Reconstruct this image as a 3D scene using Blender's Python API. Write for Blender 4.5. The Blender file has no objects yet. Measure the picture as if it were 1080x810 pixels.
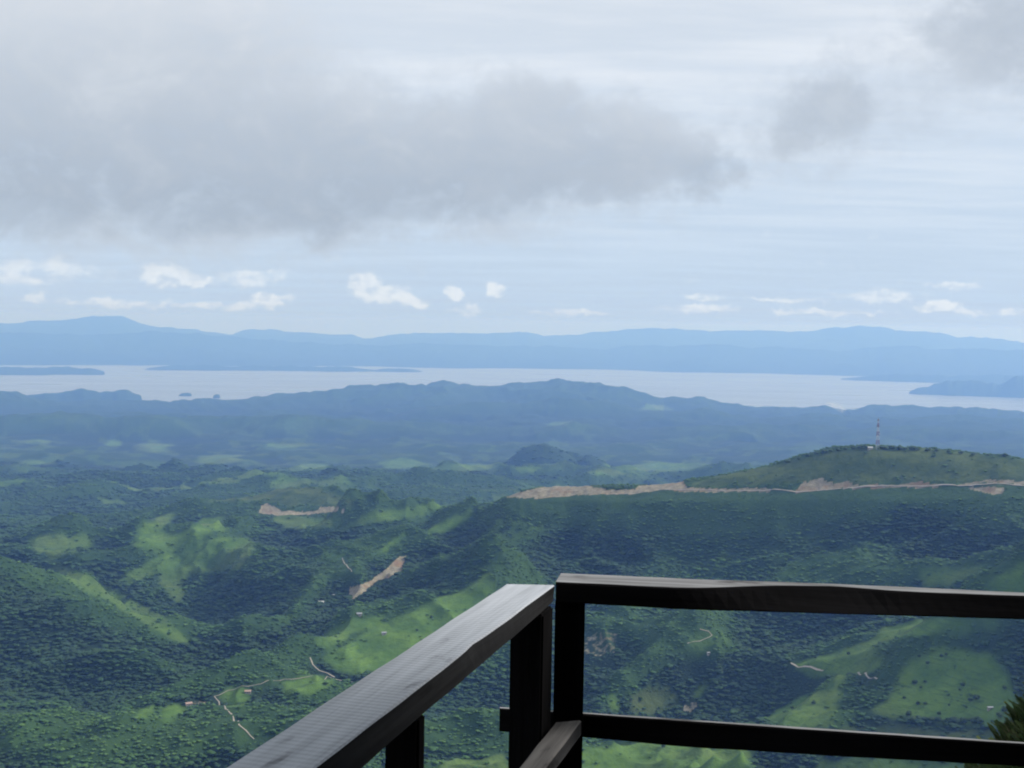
import bpy, bmesh, math, random
import numpy as np
from mathutils import Vector, Matrix

random.seed(7)
rng = np.random.default_rng(7)
scene = bpy.context.scene
C = scene.collection

# ------------------------------------------------------------------ camera
F, PW, PH = 1290.0, 1080.0, 810.0
PITCH, ROLL = math.atan(64.0 / F), 0.0157
EYE = Vector((0.0, 0.0, 1.6))
SEA = -1248.4
fwd = Vector((0, math.cos(PITCH), -math.sin(PITCH)))
up0 = Vector((0, math.sin(PITCH), math.cos(PITCH)))
rt = Vector((1, 0, 0)) * math.cos(ROLL) + up0 * math.sin(ROLL)
upv = -Vector((1, 0, 0)) * math.sin(ROLL) + up0 * math.cos(ROLL)
cd = bpy.data.cameras.new('camera')
cam = bpy.data.objects.new('camera', cd)
C.objects.link(cam)
m3 = Matrix((rt, upv, -fwd)).transposed()
cam.matrix_world = Matrix.Translation(EYE) @ m3.to_4x4()
cd.sensor_width = 36
cd.lens = 36 * F / PW
cd.clip_start, cd.clip_end = 0.05, 150000
scene.camera = cam

# ------------------------------------------------------------------ exposure and render settings
vs = scene.view_settings
vs.view_transform, vs.look, vs.gamma, vs.use_curve_mapping = 'Standard', 'None', 1.0, False
vs.exposure = 0.25
cy = scene.cycles
cy.use_denoising = True
cy.denoiser = 'OPENIMAGEDENOISE'
cy.max_bounces, cy.diffuse_bounces, cy.glossy_bounces = 5, 2, 2
cy.volume_bounces, cy.transparent_max_bounces = 1, 8
cy.sample_clamp_indirect = 6
cy.filter_width = 2.0                                     # the soft rendering of a small compact camera

SUN_EL, SUN_AZ = 37.0, 84.0          # from the right, through thin cloud
SUN_POWER = 3.5

# ------------------------------------------------------------------ node helpers
class NT:
    def __init__(s, tree):
        s.t = tree; s.n = tree.nodes; s.l = tree.links
    def new(s, typ, **kw):
        nd = s.n.new(typ)
        for k, v in kw.items(): setattr(nd, k, v)
        return nd
    def link(s, a, b): s.l.new(a, b)
    def put(s, sock, v):
        if hasattr(v, 'is_output') or isinstance(v, bpy.types.NodeSocket): s.l.new(v, sock)
        else: sock.default_value = v
    def math(s, op, a, b=None, c=None, clamp=False):
        nd = s.new('ShaderNodeMath', operation=op); nd.use_clamp = clamp
        for i, v in enumerate((a, b, c)):
            if v is not None: s.put(nd.inputs[i], v)
        return nd.outputs[0]
    def vmath(s, op, a, b=None, out=0):
        nd = s.new('ShaderNodeVectorMath', operation=op)
        s.put(nd.inputs[0], a)
        if b is not None: s.put(nd.inputs[1], b)
        return nd.outputs['Value'] if out else nd.outputs['Vector']
    def step(s, v, a, b, lo=0.0, hi=1.0):
        nd = s.new('ShaderNodeMapRange', interpolation_type='SMOOTHSTEP')
        s.put(nd.inputs['Value'], v)
        s.put(nd.inputs['From Min'], a); s.put(nd.inputs['From Max'], b)
        s.put(nd.inputs['To Min'], lo); s.put(nd.inputs['To Max'], hi)
        return nd.outputs[0]
    def noise(s, vec, scale, detail=4, rough=0.55, dist=0.0, color=False, dims='3D'):
        nd = s.new('ShaderNodeTexNoise', noise_dimensions=dims)
        s.put(nd.inputs['Vector'], vec)
        nd.inputs['Scale'].default_value = scale; nd.inputs['Detail'].default_value = detail
        nd.inputs['Roughness'].default_value = rough; nd.inputs['Distortion'].default_value = dist
        return nd.outputs['Color'] if color else nd.outputs[0]
    def mix(s, f, a, b):
        nd = s.new('ShaderNodeMix', data_type='RGBA')
        s.put(nd.inputs[0], f)
        for sock, v in ((nd.inputs[6], a), (nd.inputs[7], b)):
            if isinstance(v, tuple): sock.default_value = (v[0], v[1], v[2], 1)
            else: s.l.new(v, sock)
        return nd.outputs[2]
    def ramp(s, f, stops):
        nd = s.new('ShaderNodeValToRGB'); cr = nd.color_ramp
        while len(cr.elements) > 1: cr.elements.remove(cr.elements[-1])
        cr.elements[0].position = stops[0][0]; cr.elements[0].color = (*stops[0][1], 1)
        for p, c in stops[1:]:
            e = cr.elements.new(p); e.color = (*c, 1)
        s.put(nd.inputs[0], f)
        return nd.outputs[0]

# ------------------------------------------------------------------ world: sky with high veil, grey stratus, small cumulus
def build_world():
    w = bpy.data.worlds.new('World'); scene.world = w; w.use_nodes = True
    w.node_tree.nodes.clear(); T = NT(w.node_tree)
    out = T.new('ShaderNodeOutputWorld')
    sky = T.new('ShaderNodeTexSky', sky_type='NISHITA')
    sky.sun_disc = False
    sky.sun_elevation = math.radians(SUN_EL); sky.sun_rotation = math.radians(SUN_AZ)
    sky.altitude = 1250; sky.air_density = 1.0; sky.dust_density = 0.3; sky.ozone_density = 2.5
    bsky = T.new('ShaderNodeBackground'); T.link(sky.outputs[0], bsky.inputs[0]); bsky.inputs[1].default_value = 0.1
    tc = T.new('ShaderNodeTexCoord'); d = tc.outputs['Generated']
    sx = T.new('ShaderNodeSeparateXYZ'); T.link(d, sx.inputs[0]); X, Y, Z = sx.outputs
    U = T.math('MULTIPLY', T.math('ARCTAN2', X, Y), F)
    V = T.math('MULTIPLY', T.math('ARCSINE', Z), F)
    cb = T.new('ShaderNodeCombineXYZ'); T.link(U, cb.inputs[0]); T.link(V, cb.inputs[1])
    P = cb.outputs[0]
    # ragged coordinates for the cloud outlines
    wob = T.noise(P, 0.016, 5, 0.55, color=True)
    wob = T.vmath('MULTIPLY', T.vmath('SUBTRACT', wob, (0.5, 0.5, 0.5)), (95, 60, 0))
    Q = T.vmath('ADD', P, wob)
    wob2 = T.noise(P, 0.06, 5, 0.6, color=True)
    wob2 = T.vmath('MULTIPLY', T.vmath('SUBTRACT', wob2, (0.5, 0.5, 0.5)), (24, 20, 0))
    R = T.vmath('ADD', P, wob2)
    def blob(base, x, y, a, b, inner=0.35):
        u = F * math.atan((x - 540) / F); v = (332.5 + 0.0157 * x) - y
        q = T.vmath('MULTIPLY', T.vmath('SUBTRACT', base, (u, v, 0)), (1 / a, 1 / b, 0))
        return T.step(T.vmath('LENGTH', q, out=1), 1.0, inner)
    def union(ms):
        r = ms[0]
        for m in ms[1:]:
            # 1-(1-a)(1-b)
            r = T.math('SUBTRACT', T.math('ADD', r, m), T.math('MULTIPLY', r, m))
        return r
    # high veil (planar cirrostratus streaks)
    zz = T.math('ADD', T.math('MAXIMUM', Z, 0.0), 0.05)
    pl = T.new('ShaderNodeCombineXYZ'); T.link(T.math('DIVIDE', X, zz), pl.inputs[0]); T.link(T.math('DIVIDE', Y, zz), pl.inputs[1])
    st = T.noise(T.vmath('MULTIPLY', pl.outputs[0], (0.55, 1.6, 0)), 1.0, 6, 0.6)
    st = T.step(st, 0.36, 0.68)
    vn = T.math('DIVIDE', V, 420.0, clamp=True)
    veil_lo = T.ramp(vn, [(0.0, (0.42, 0.525, 0.68)), (0.14, (0.46, 0.565, 0.70)), (0.33, (0.51, 0.605, 0.72)), (0.7, (0.575, 0.64, 0.72)), (1, (0.58, 0.64, 0.71))])
    veil_hi = T.ramp(vn, [(0.0, (0.42, 0.55, 0.72)), (0.14, (0.49, 0.60, 0.74)), (0.33, (0.60, 0.675, 0.765)), (0.7, (0.71, 0.75, 0.80)), (1, (0.72, 0.75, 0.79))])
    veil = T.mix(st, veil_lo, veil_hi)
    # bright bank along the left under the stratus, pale wisps
    # small cumulus near the far mountains
    cu = union([blob(R, 176, 292, 36, 18), blob(R, 205, 297, 26, 9), blob(R, 283, 317, 28, 11),
                blob(R, 382, 300, 26, 18), blob(R, 408, 311, 38, 16), blob(R, 437, 320, 22, 9), blob(R, 477, 309, 16, 11), blob(R, 520, 306, 14, 14), blob(R, 985, 324, 34, 11)])
    cuf = union([blob(R, 268, 294, 50, 14), blob(R, 489, 327, 24, 10), blob(R, 130, 321, 95, 7), blob(R, 235, 323, 70, 7), blob(R, 35, 317, 16, 8), blob(R, 38, 289, 90, 20),
                 blob(R, 1005, 304, 40, 7), blob(R, 925, 314, 60, 10), blob(R, 740, 313, 34, 5), blob(R, 730, 326, 60, 8), blob(R, 1040, 330, 70, 7), blob(R, 870, 330, 90, 5), blob(R, 600, 330, 60, 5), blob(R, 820, 316, 60, 4)])
    cu = T.math('MAXIMUM', cu, T.math('MULTIPLY', cuf, 0.62))
    cun = T.noise(T.vmath('MULTIPLY', P, (1, 1.5, 0)), 0.045, 5, 0.55)
    cu = T.step(T.math('ADD', cu, T.math('MULTIPLY', T.math('SUBTRACT', cun, 0.5), 1.5)), 0.12, 1.0)
    cu = T.math('MULTIPLY', cu, T.step(V, 0.0, 14.0))
    cucol = T.mix(T.step(cun, 0.33, 0.56), (0.52, 0.605, 0.715), (0.74, 0.785, 0.835))
    col = T.mix(T.math('MULTIPLY', cu, 0.75), veil, cucol)
    # grey stratus
    big = union([blob(Q, 90, 95, 330, 170, .45), blob(Q, -40, 165, 390, 128, .5), blob(Q, 320, 182, 290, 100, .4), blob(Q, 510, 168, 210, 80, .3),
                 blob(Q, 655, 165, 130, 72, .1), blob(Q, 735, 185, 60, 60, .05), blob(Q, 560, 120, 140, 50, .0)])
    small = union([blob(Q, 865, 130, 78, 55, .1), blob(Q, 1045, 62, 110, 78, .2), blob(Q, 1150, 60, 140, 110, .4), blob(Q, 835, 150, 50, 40, .1)])
    wisp = union([blob(Q, 300, 246, 190, 26, .1), blob(Q, 490, 240, 110, 28, .1), blob(Q, 90, 250, 240, 34, .1), blob(Q, 450, 250, 60, 16, .1)])
    # unseen rest of the sky: broken cloud overhead and behind
    gn = T.noise(T.vmath('MULTIPLY', d, (1, 1, 1.6)), 2.2, 5, 0.55)
    over = T.math('MULTIPLY', T.step(gn, 0.42, 0.62), T.step(V, 430, 600))
    soft = T.noise(P, 0.011, 5, 0.55)
    nA = T.noise(T.vmath('MULTIPLY', P, (1, 1.35, 0)), 0.011, 8, 0.6, 0.5)
    nB = T.noise(T.vmath('MULTIPLY', P, (1, 1.3, 0)), 0.045, 6, 0.62, 0.3)
    def rag(m, k=1.0):
        a = T.math('MULTIPLY', T.math('SUBTRACT', nA, 0.5), 1.5 * k); b_ = T.math('MULTIPLY', T.math('SUBTRACT', nB, 0.5), 0.7 * k)
        return T.math('MULTIPLY', T.step(T.math('ADD', m, T.math('ADD', a, b_)), -0.15, 1.25), T.step(m, 0.0, 0.6))
    halo = T.math('MULTIPLY', T.step(T.math('ADD', union([blob(Q, 150, 170, 520, 165, .3), blob(Q, 560, 170, 300, 130, .1), blob(Q, 860, 135, 170, 95, 0.0), blob(Q, 1060, 70, 200, 130, .1)]),
                     T.math('ADD', T.math('MULTIPLY', T.math('SUBTRACT', nB, 0.5), 1.1), T.math('MULTIPLY', T.math('SUBTRACT', nA, 0.5), 1.3))), 0.1, 1.1), 0.62)
    big, small = rag(big, 1.1), rag(small, 1.1)
    grey = T.ramp(T.math('ADD', T.math('DIVIDE', T.math('SUBTRACT', V, 92.0), 260.0), T.math('ADD', T.math('MULTIPLY', T.math('SUBTRACT', nA, 0.5), 0.95), T.math('MULTIPLY', T.math('SUBTRACT', nB, 0.5), 0.3)), clamp=True),
                  [(0, (0.36, 0.42, 0.50)), (0.15, (0.345, 0.40, 0.475)), (0.38, (0.425, 0.475, 0.54)), (0.7, (0.535, 0.58, 0.635)), (1.0, (0.63, 0.665, 0.71))])
    col = T.mix(T.math('MULTIPLY', wisp, T.step(nA, 0.34, 0.62, 0.0, 0.85)), col, (0.45, 0.50, 0.57))
    col = T.mix(halo, col, (0.475, 0.53, 0.60))
    col = T.mix(T.math('MULTIPLY', big, 0.92), col, grey)
    col = T.mix(T.math('MULTIPLY', small, 0.8), col, T.mix(T.step(nA, 0.35, 0.65), (0.385, 0.435, 0.50), (0.475, 0.525, 0.585)))
    col = T.mix(T.math('MULTIPLY', over, 0.8), col, (0.5, 0.56, 0.63))
    bcl = T.new('ShaderNodeBackground'); T.link(col, bcl.inputs[0]); bcl.inputs[1].default_value = 1.0
    mx = T.new('ShaderNodeMixShader')
    mx.inputs[0].default_value = 0.93
    T.link(bsky.outputs[0], mx.inputs[1]); T.link(bcl.outputs[0], mx.inputs[2])
    T.link(mx.outputs[0], out.inputs[0])
    w.cycles.sampling_method = 'MANUAL'; w.cycles.sample_map_resolution = 512
build_world()

sd = bpy.data.lights.new('sun', 'SUN'); sun = bpy.data.objects.new('sun', sd); C.objects.link(sun)
sd.energy, sd.angle, sd.color = SUN_POWER, math.radians(18), (1.0, 0.97, 0.93)
sdir = Vector((math.sin(math.radians(SUN_AZ)) * math.cos(math.radians(SUN_EL)), math.cos(math.radians(SUN_AZ)) * math.cos(math.radians(SUN_EL)), math.sin(math.radians(SUN_EL))))
sun.rotation_euler = sdir.to_track_quat('Z', 'Y').to_euler()
sun.location = (0, 0, 30)

# ------------------------------------------------------------------ general helpers
def ray(px, py):
    v = fwd * F + rt * (px - PW / 2) - upv * (py - PH / 2)
    return v.normalized()
def at(px, py, D):
    """point seen at photo pixel (px, py) at horizontal distance D"""
    r = ray(px, py); h = math.hypot(r.x, r.y)
    return EYE + r * (D / h)
def at_z(px, py, z):
    r = ray(px, py)
    return EYE + r * ((z - EYE.z) / r.z)
def yh(px): return 332.5 + 0.0157 * px
def tag(o, label=None, cat=None, group=None, kind=None):
    if label: o['label'] = label
    if cat: o['category'] = cat
    if group: o['group'] = group
    if kind: o['kind'] = kind
    return o
def empty(name, loc=(0, 0, 0), rz=0):
    o = bpy.data.objects.new(name, None); C.objects.link(o)
    o.location = loc; o.rotation_euler = (0, 0, rz); o.empty_display_size = 0.3
    return o
def link_mesh(name, me, mats, parent=None, coll=C):
    o = bpy.data.objects.new(name, me); coll.objects.link(o)
    for m in (mats if isinstance(mats, (list, tuple)) else [mats]): me.materials.append(m)
    if parent: o.parent = parent
    return o
def from_bm(name, bm, mats, parent=None, smooth=False, coll=C):
    bmesh.ops.recalc_face_normals(bm, faces=bm.faces)
    me = bpy.data.meshes.new(name); bm.to_mesh(me); bm.free()
    if smooth: me.polygons.foreach_set('use_smooth', np.ones(len(me.polygons), bool))
    return link_mesh(name, me, mats, parent, coll)
def grid_mesh(name, P, attrs=None, smooth=True):
    """P: (rows, cols, 3) -> quad grid mesh"""
    R, K = P.shape[:2]
    me = bpy.data.meshes.new(name)
    n = R * K; q = (R - 1) * (K - 1)
    me.vertices.add(n); me.vertices.foreach_set('co', P.reshape(-1).astype(np.float32))
    idx = np.arange(n, dtype=np.int32).reshape(R, K)
    quads = np.stack([idx[:-1, :-1], idx[:-1, 1:], idx[1:, 1:], idx[1:, :-1]], -1).reshape(-1)
    me.loops.add(q * 4); me.loops.foreach_set('vertex_index', quads)
    me.polygons.add(q); me.polygons.foreach_set('loop_start', np.arange(q, dtype=np.int32) * 4)
    me.polygons.foreach_set('use_smooth', np.full(q, smooth))
    me.update(calc_edges=True)
    for k, v in (attrs or {}).items():
        a = me.attributes.new(k, 'FLOAT', 'POINT'); a.data.foreach_set('value', v.reshape(-1).astype(np.float32))
    return me
def box(bm, x0, x1, y0, y1, z0, z1, mi=0, M=None):
    vs_ = [bm.verts.new((x, y, z)) for z in (z0, z1) for y in (y0, y1) for x in (x0, x1)]
    if M is not None:
        for v in vs_: v.co = M @ v.co
    for f in ((0, 2, 3, 1), (4, 5, 7, 6), (0, 1, 5, 4), (2, 6, 7, 3), (0, 4, 6, 2), (1, 3, 7, 5)):
        bm.faces.new([vs_[i] for i in f]).material_index = mi
def bar(bm, a, b, r, mi=0, n=4):
    a, b = Vector(a), Vector(b); d = (b - a).normalized()
    u = d.orthogonal().normalized(); w = d.cross(u)
    A = [bm.verts.new(a + (u * math.cos(2 * math.pi * k / n) + w * math.sin(2 * math.pi * k / n)) * r) for k in range(n)]
    B = [bm.verts.new(b + (u * math.cos(2 * math.pi * k / n) + w * math.sin(2 * math.pi * k / n)) * r) for k in range(n)]
    for k in range(n): bm.faces.new((A[k], A[(k + 1) % n], B[(k + 1) % n], B[k])).material_index = mi
    bm.faces.new(A[::-1]).material_index = mi; bm.faces.new(B).material_index = mi

# numpy noise
_perm = np.random.default_rng(11).permutation(4096).astype(np.int64)
_ang = np.random.default_rng(12).uniform(0, 2 * np.pi, 4096)
_gx, _gy = np.cos(_ang), np.sin(_ang)
def pn(x, y, seed=0):
    xi = np.floor(x).astype(np.int64); yi = np.floor(y).astype(np.int64)
    fx, fy = x - xi, y - yi
    u = fx * fx * fx * (fx * (fx * 6 - 15) + 10); v = fy * fy * fy * (fy * (fy * 6 - 15) + 10)
    def g(ix, iy, dx, dy):
        h = _perm[(_perm[(ix + seed * 131) & 4095] + iy) & 4095]
        return _gx[h] * dx + _gy[h] * dy
    a = g(xi, yi, fx, fy); b = g(xi + 1, yi, fx - 1, fy); c = g(xi, yi + 1, fx, fy - 1); d = g(xi + 1, yi + 1, fx - 1, fy - 1)
    return 1.5 * ((a * (1 - u) + b * u) * (1 - v) + (c * (1 - u) + d * u) * v)
def fbm(x, y, o=4, seed=0, gain=0.5):
    r = 0; a = 1; t = 0
    for k in range(o):
        r = r + a * pn(x * 2 ** k + 17.3 * k, y * 2 ** k - 9.1 * k, seed + k); t += a; a *= gain
    return r / t
def ridged(x, y, o=4, seed=0, gain=0.5):
    r = 0; a = 1; t = 0; w = 1
    for k in range(o):
        n = 1 - np.abs(pn(x * 2 ** k + 5.7 * k, y * 2 ** k + 3.3 * k, seed + k)) * 1.6
        n = np.clip(n, 0, 1) ** 1.6
        r = r + a * n * w; w = np.clip(n * 1.4, 0, 1); t += a; a *= gain
    return r / t
def smooth(t): t = np.clip(t, 0, 1); return t * t * (3 - 2 * t)

# ------------------------------------------------------------------ terrain: control points (photo pixel, distance) of crests, slopes and valleys
CTRL = [
 # tower hill crest and tip
 (536,522,2620),(560,516,2620),(590,510,2620),(620,507,2600),(655,509,2580),(690,506,2570),(720,503,2560),(760,499,2550),(795,493,2540),(830,486,2530),
 (855,480,2530),(880,475,2520),(905,473,2510),(925,473,2500),(960,474,2490),(1000,477,2480),(1040,482,2470),(1080,487,2460),(1130,492,2440),
 # behind the tower hill: drop away
 (560,516,2950,-90),(640,507,2950,-110),(720,503,2950,-120),(800,490,2950,-130),(880,474,2950,-150),(960,472,2950,-150),(1080,485,2900,-130),
 (600,515,3500,-200),(760,505,3500,-260),(900,480,3500,-300),(1060,490,3500,-260),(700,515,4300,-260),(850,515,4300,-330),(1000,515,4300,-330),(1120,515,4300,-300),
 # road bench and face below it
 (540,525,2600),(600,523,2560),(660,520,2520),(722,517,2480),(800,517,2440),(880,514,2410),(950,512,2390),(1020,514,2360),(1080,514,2330),
 (560,560,2430),(620,560,2350),(700,560,2310),(780,560,2290),(860,560,2270),(940,560,2240),(1020,560,2190),(1080,560,2120),
 (560,600,2270),(620,600,2200),(700,600,2180),(780,600,2170),(860,600,2160),(905,585,2150),(960,605,2090),(1020,605,2030),
 (580,640,2150),(650,650,2060),(730,645,2060),(810,645,2050),(890,640,2040),(960,632,2010),(1010,632,1960),
 (560,690,1990),(640,700,1920),(720,700,1900),(790,700,1880),(600,740,1840),(680,740,1800),(750,740,1770),(560,775,1720),(640,774,1720),(720,774,1700),
 # right-hand pastures
 (837,703,1800),(860,694,1800),(880,687,1805),(905,678,1815),(927,670,1825),(953,657,1850),(1000,651,1860),(1050,655,1840),
 (800,735,1760),(820,757,1640),(850,737,1680),(880,720,1690),(870,760,1580),(905,735,1690),(905,760,1590),(930,745,1590),(950,707,1690),(967,690,1710),
 (1003,684,1690),(1045,695,1630),(1000,720,1610),(1050,730,1540),(960,752,1540),(1003,762,1490),(1050,765,1450),(1080,740,1480),(1075,690,1640),
 (900,775,1520),(960,785,1460),(1020,792,1400),(1080,800,1340),(850,790,1500),(800,800,1500),
 (1080,594,1800),(1060,608,1800),(1040,622,1810),(1080,640,1740),(1110,575,1800),
 # pasture knoll at the very bottom
 (615,788,1470),(650,785,1460),(690,782,1450),(740,784,1450),(780,789,1450),(640,812,1370),(720,812,1360),(780,812,1380),(530,797,1480),(500,803,1480),(470,814,1480),
 (860,815,1350),(950,830,1250),(1080,850,1150),
 # green spur under the left rail and slopes to its left
 (515,606,2080),(490,620,2020),(463,632,1970),(427,648,1910),(400,662,1870),(370,678,1830),(345,695,1800),(530,650,1960),(490,690,1850),(440,730,1740),(500,740,1760),(540,720,1830),(400,705,1790),
 (370,655,1990),(340,668,1970),(310,690,1850),(280,700,1800),
 (240,728,1690),(264,724,1680),(300,718,1670),(328,712,1680),(350,716,1670),(380,722,1660),(180,741,1620),(155,748,1590),(200,770,1540),(270,780,1520),(330,760,1560),(400,770,1580),
 (460,780,1570),(300,810,1440),(150,800,1440),(80,800,1420),(400,830,1380),(220,830,1370),(40,840,1320),
 # landslide slope, houses, ridge joining the two hills
 (425,588,2560),(395,612,2450),(370,625,2390),(340,636,2310),(300,655,2200),(260,675,2060),(420,630,2300),(460,600,2380),(500,570,2500),(510,590,2280),(300,620,2480),(330,600,2640),(370,575,2780),
 (480,534,2870),(467,529,2950),(440,536,3000),(418,540,3060),(395,543,3120),(373,546,3180),(430,560,2830),(400,578,2720),(500,533,2760),
 (470,530,3350,-120),(420,540,3450,-110),(380,545,3500,-60),
 # scar hill
 (190,540,3900),(215,529,3860),(240,521,3820),(280,513,3760),(310,511,3740),(335,514,3720),(360,521,3690),(385,533,3600),(405,541,3450),
 (310,511,4150,-120),(240,521,4200,-110),(360,520,4100,-120),(180,535,4300,-90),
 (275,540,3560),(320,541,3540),(360,540,3520),(320,555,3430),(290,575,3250),(340,570,3150),(260,566,3080),(300,600,2850),(240,567,3060),(207,571,3020),(168,584,2940),(145,600,2850),(117,618,2750),
 (160,570,3220),(210,556,3350),(180,545,3600),(230,545,3560),(190,600,2870),(230,600,2860),(270,600,2900),(180,630,2640),(220,630,2640),(250,640,2500),(213,652,2400),(110,600,3000),(100,585,3250),
 # left ridge
 (0,576,2420),(31,580,2380),(60,597,2320),(104,618,2250),(143,636,2180),(176,657,2110),(207,680,2020),(-40,568,2460),
 (0,620,2200),(60,640,2110),(120,665,2030),(170,690,1950),(0,680,1980),(60,700,1900),(120,720,1790),(0,740,1740),(70,760,1630),(0,790,1560),(-50,690,1980),(-50,780,1580),
 (40,600,2750,-60),(110,628,2600,-40),(0,580,2800,-70),
 (20,562,3450),(60,566,3300),(95,570,3250),(0,560,3600),(120,560,3500),(-50,555,3600),(130,548,3900),
 # rolling middle distance
 (30,545,4400),(100,535,4700),(150,530,4700),(60,520,5400),(0,515,5600),(110,510,5700),(150,496,6300),(188,489,6400),(220,495,6300),(255,502,6200),(290,498,6500),(330,500,6300),
 (188,492,7000,-120),(260,505,5200),(330,508,5000),(400,518,4900),(450,522,4500),(430,505,5700),(480,510,5300),(530,507,5600),(400,495,6600),
 (575,478,7400),(560,483,7400),(590,484,7400),(545,491,7300),(610,492,7300),(520,500,7000),(640,500,6900),(575,500,6600),(575,480,8100,-110),
 (50,490,7600),(0,485,7800),(120,478,8300),(200,476,8600),(300,478,8300),(400,478,8400),(480,480,8200),(540,474,8800),(650,478,8500),(720,482,8300),(800,486,8000),(900,490,8000),(1000,490,8000),(1080,492,8000),(1140,492,8000),(-60,490,7700),
 (700,500,6500),(760,500,6500),(850,500,6300),(1000,500,6300),(1120,500,6300),
 (0,462,10200),(100,458,10600),(200,455,11000),(300,455,11000),(400,455,11200),(500,452,11500),(600,455,11200),(700,458,11000),(800,462,10500),(900,465,10500),(1000,468,10200),(1080,470,10000),
 (0,445,12500),(150,440,13000),(300,438,13200),(450,440,13000),(600,440,13000),(750,445,12500),(900,448,12200),(1080,452,12000),(-70,450,12000),(1150,455,12000),
 (0,430,15500),(200,428,15500),(400,430,15000),(600,430,15000),(800,438,14200),(1000,440,14000),(1140,444,14000),
]
AZM = math.radians(27)
def az_of(px, py=400):
    r = ray(px, py); return math.atan2(r.x, r.y)
pts, zs = [], []
for c in CTRL:
    p = at(c[0], c[1], c[2])
    pts.append((math.atan2(p.x, p.y), math.log(c[2]))); zs.append(p.z + (c[3] if len(c) > 3 else 0) - (65 if c[2] >= 8000 else 0))
for a in np.linspace(-0.62, 0.62, 7):                     # the steep flank below the viewpoint, out of sight
    for D, z in ((280, -205), (480, -330), (750, -440), (1000, -480)):
        pts.append((a, math.log(D))); zs.append(z)
    if abs(a) > 0.5:
        for D, z in ((1500, -480), (2100, -450), (2900, -470), (4000, -620), (6000, -780), (8500, -900), (12000, -1000), (16000, -1100)):
            pts.append((a, math.log(D))); zs.append(z)
pts = np.array(pts); zs = np.array(zs)
def kern(r): return np.sqrt(r * r + 2e-5)
n_ = len(pts)
A_ = kern(np.linalg.norm(pts[:, None] - pts[None], axis=-1)) + np.eye(n_) * -0.0015
Pm = np.c_[np.ones(n_), pts]
sol = np.linalg.solve(np.block([[A_, Pm], [Pm.T, np.zeros((3, 3))]]), np.r_[zs, np.zeros(3)])
def rbf(a, l):
    q = np.stack([a.ravel(), l.ravel()], -1); o = np.empty(len(q))
    for i in range(0, len(q), 20000):
        k = q[i:i + 20000]
        o[i:i + 20000] = kern(np.sqrt(((k[:, None] - pts[None]) ** 2).sum(-1))) @ sol[:n_] + sol[n_] + k @ sol[n_ + 1:]
    return o.reshape(a.shape)

# polar grid
az = np.r_[np.linspace(-0.70, -0.45, 60)[:-1], np.arange(-0.45, 0.45, 0.00115), np.linspace(0.45, 0.70, 60)[1:]]
lr = np.r_[np.arange(math.log(280), math.log(1200), 0.012), np.arange(math.log(1200), math.log(4600), 0.0026), np.arange(math.log(4600), math.log(20000), 0.005), np.arange(math.log(20000), math.log(53000), 0.009)]
def coarse(f, step=3):
    ia = np.r_[np.arange(0, len(az) - 1, step), len(az) - 1]; il = np.r_[np.arange(0, len(lr) - 1, step), len(lr) - 1]
    G = f(*np.meshgrid(az[ia], lr[il]))
    G = np.stack([np.interp(lr, lr[il], G[:, j]) for j in range(G.shape[1])], 1)
    return np.stack([np.interp(az, az[ia], G[i]) for i in range(G.shape[0])], 0)
AZ, LR = np.meshgrid(az, lr)
D_ = np.exp(LR); X_ = D_ * np.sin(AZ); Y_ = D_ * np.cos(AZ)
Zt = coarse(rbf)
def project(X, Y, Z):
    vx, vy, vz = X - EYE.x, Y - EYE.y, Z - EYE.z
    f = vx * fwd.x + vy * fwd.y + vz * fwd.z
    return PW / 2 + F * (vx * rt.x + vy * rt.y + vz * rt.z) / f, PH / 2 - F * (vx * upv.x + vy * upv.y + vz * upv.z) / f
# gullies and spurs
wx = fbm(X_ / 700, Y_ / 700, 3, 3) * 160; wy = fbm(X_ / 700 + 9, Y_ / 700, 3, 8) * 160
g1 = ridged((X_ + wx) / 520, (Y_ + wy) / 520, 4, 21) - 0.42
g2 = fbm(X_ / 130, Y_ / 130, 4, 31)
g0 = ridged((X_ + 2 * wx) / 1100, (Y_ + 2 * wy) / 1100, 2, 25) - 0.5
nearw = smooth((5200 - D_) / 1500) * smooth((D_ - 900) / 500)
vx0, vy0 = project(X_, Y_, Zt)
calm = np.where(vx0 > 505, smooth((vy0 - 516) / 36), np.where(D_ > 3300, 0.45, 1.0))
calm = np.maximum(calm, 0.12)
calm = calm * (1 - 0.2 * smooth((225 - vx0) / 60) * smooth((vy0 - 555) / 30))
Zt += nearw * calm * (g1 * 110 + g0 * 85 + g2 * 10)
midw = smooth((D_ - 3900) / 1800) * smooth((17500 - D_) / 4000)
h1 = ridged((X_ + 2 * wx) / 2100, (Y_ + 2 * wy) / 1700, 5, 41) - 0.40
h2 = fbm(X_ / 420, Y_ / 420, 4, 51)
h3 = ridged((X_ + wx) / 900, (Y_ + wy) / 900, 4, 45) - 0.42
Zt += midw * (h1 * (45 + 25 * smooth((D_ - 6500) / 2500) + 70 * smooth((D_ - 10500) / 3000)) + h3 * (135 - 95 * smooth((D_ - 6600) / 1200)) + h2 * 14)
conew = np.zeros(D_.shape)
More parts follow.
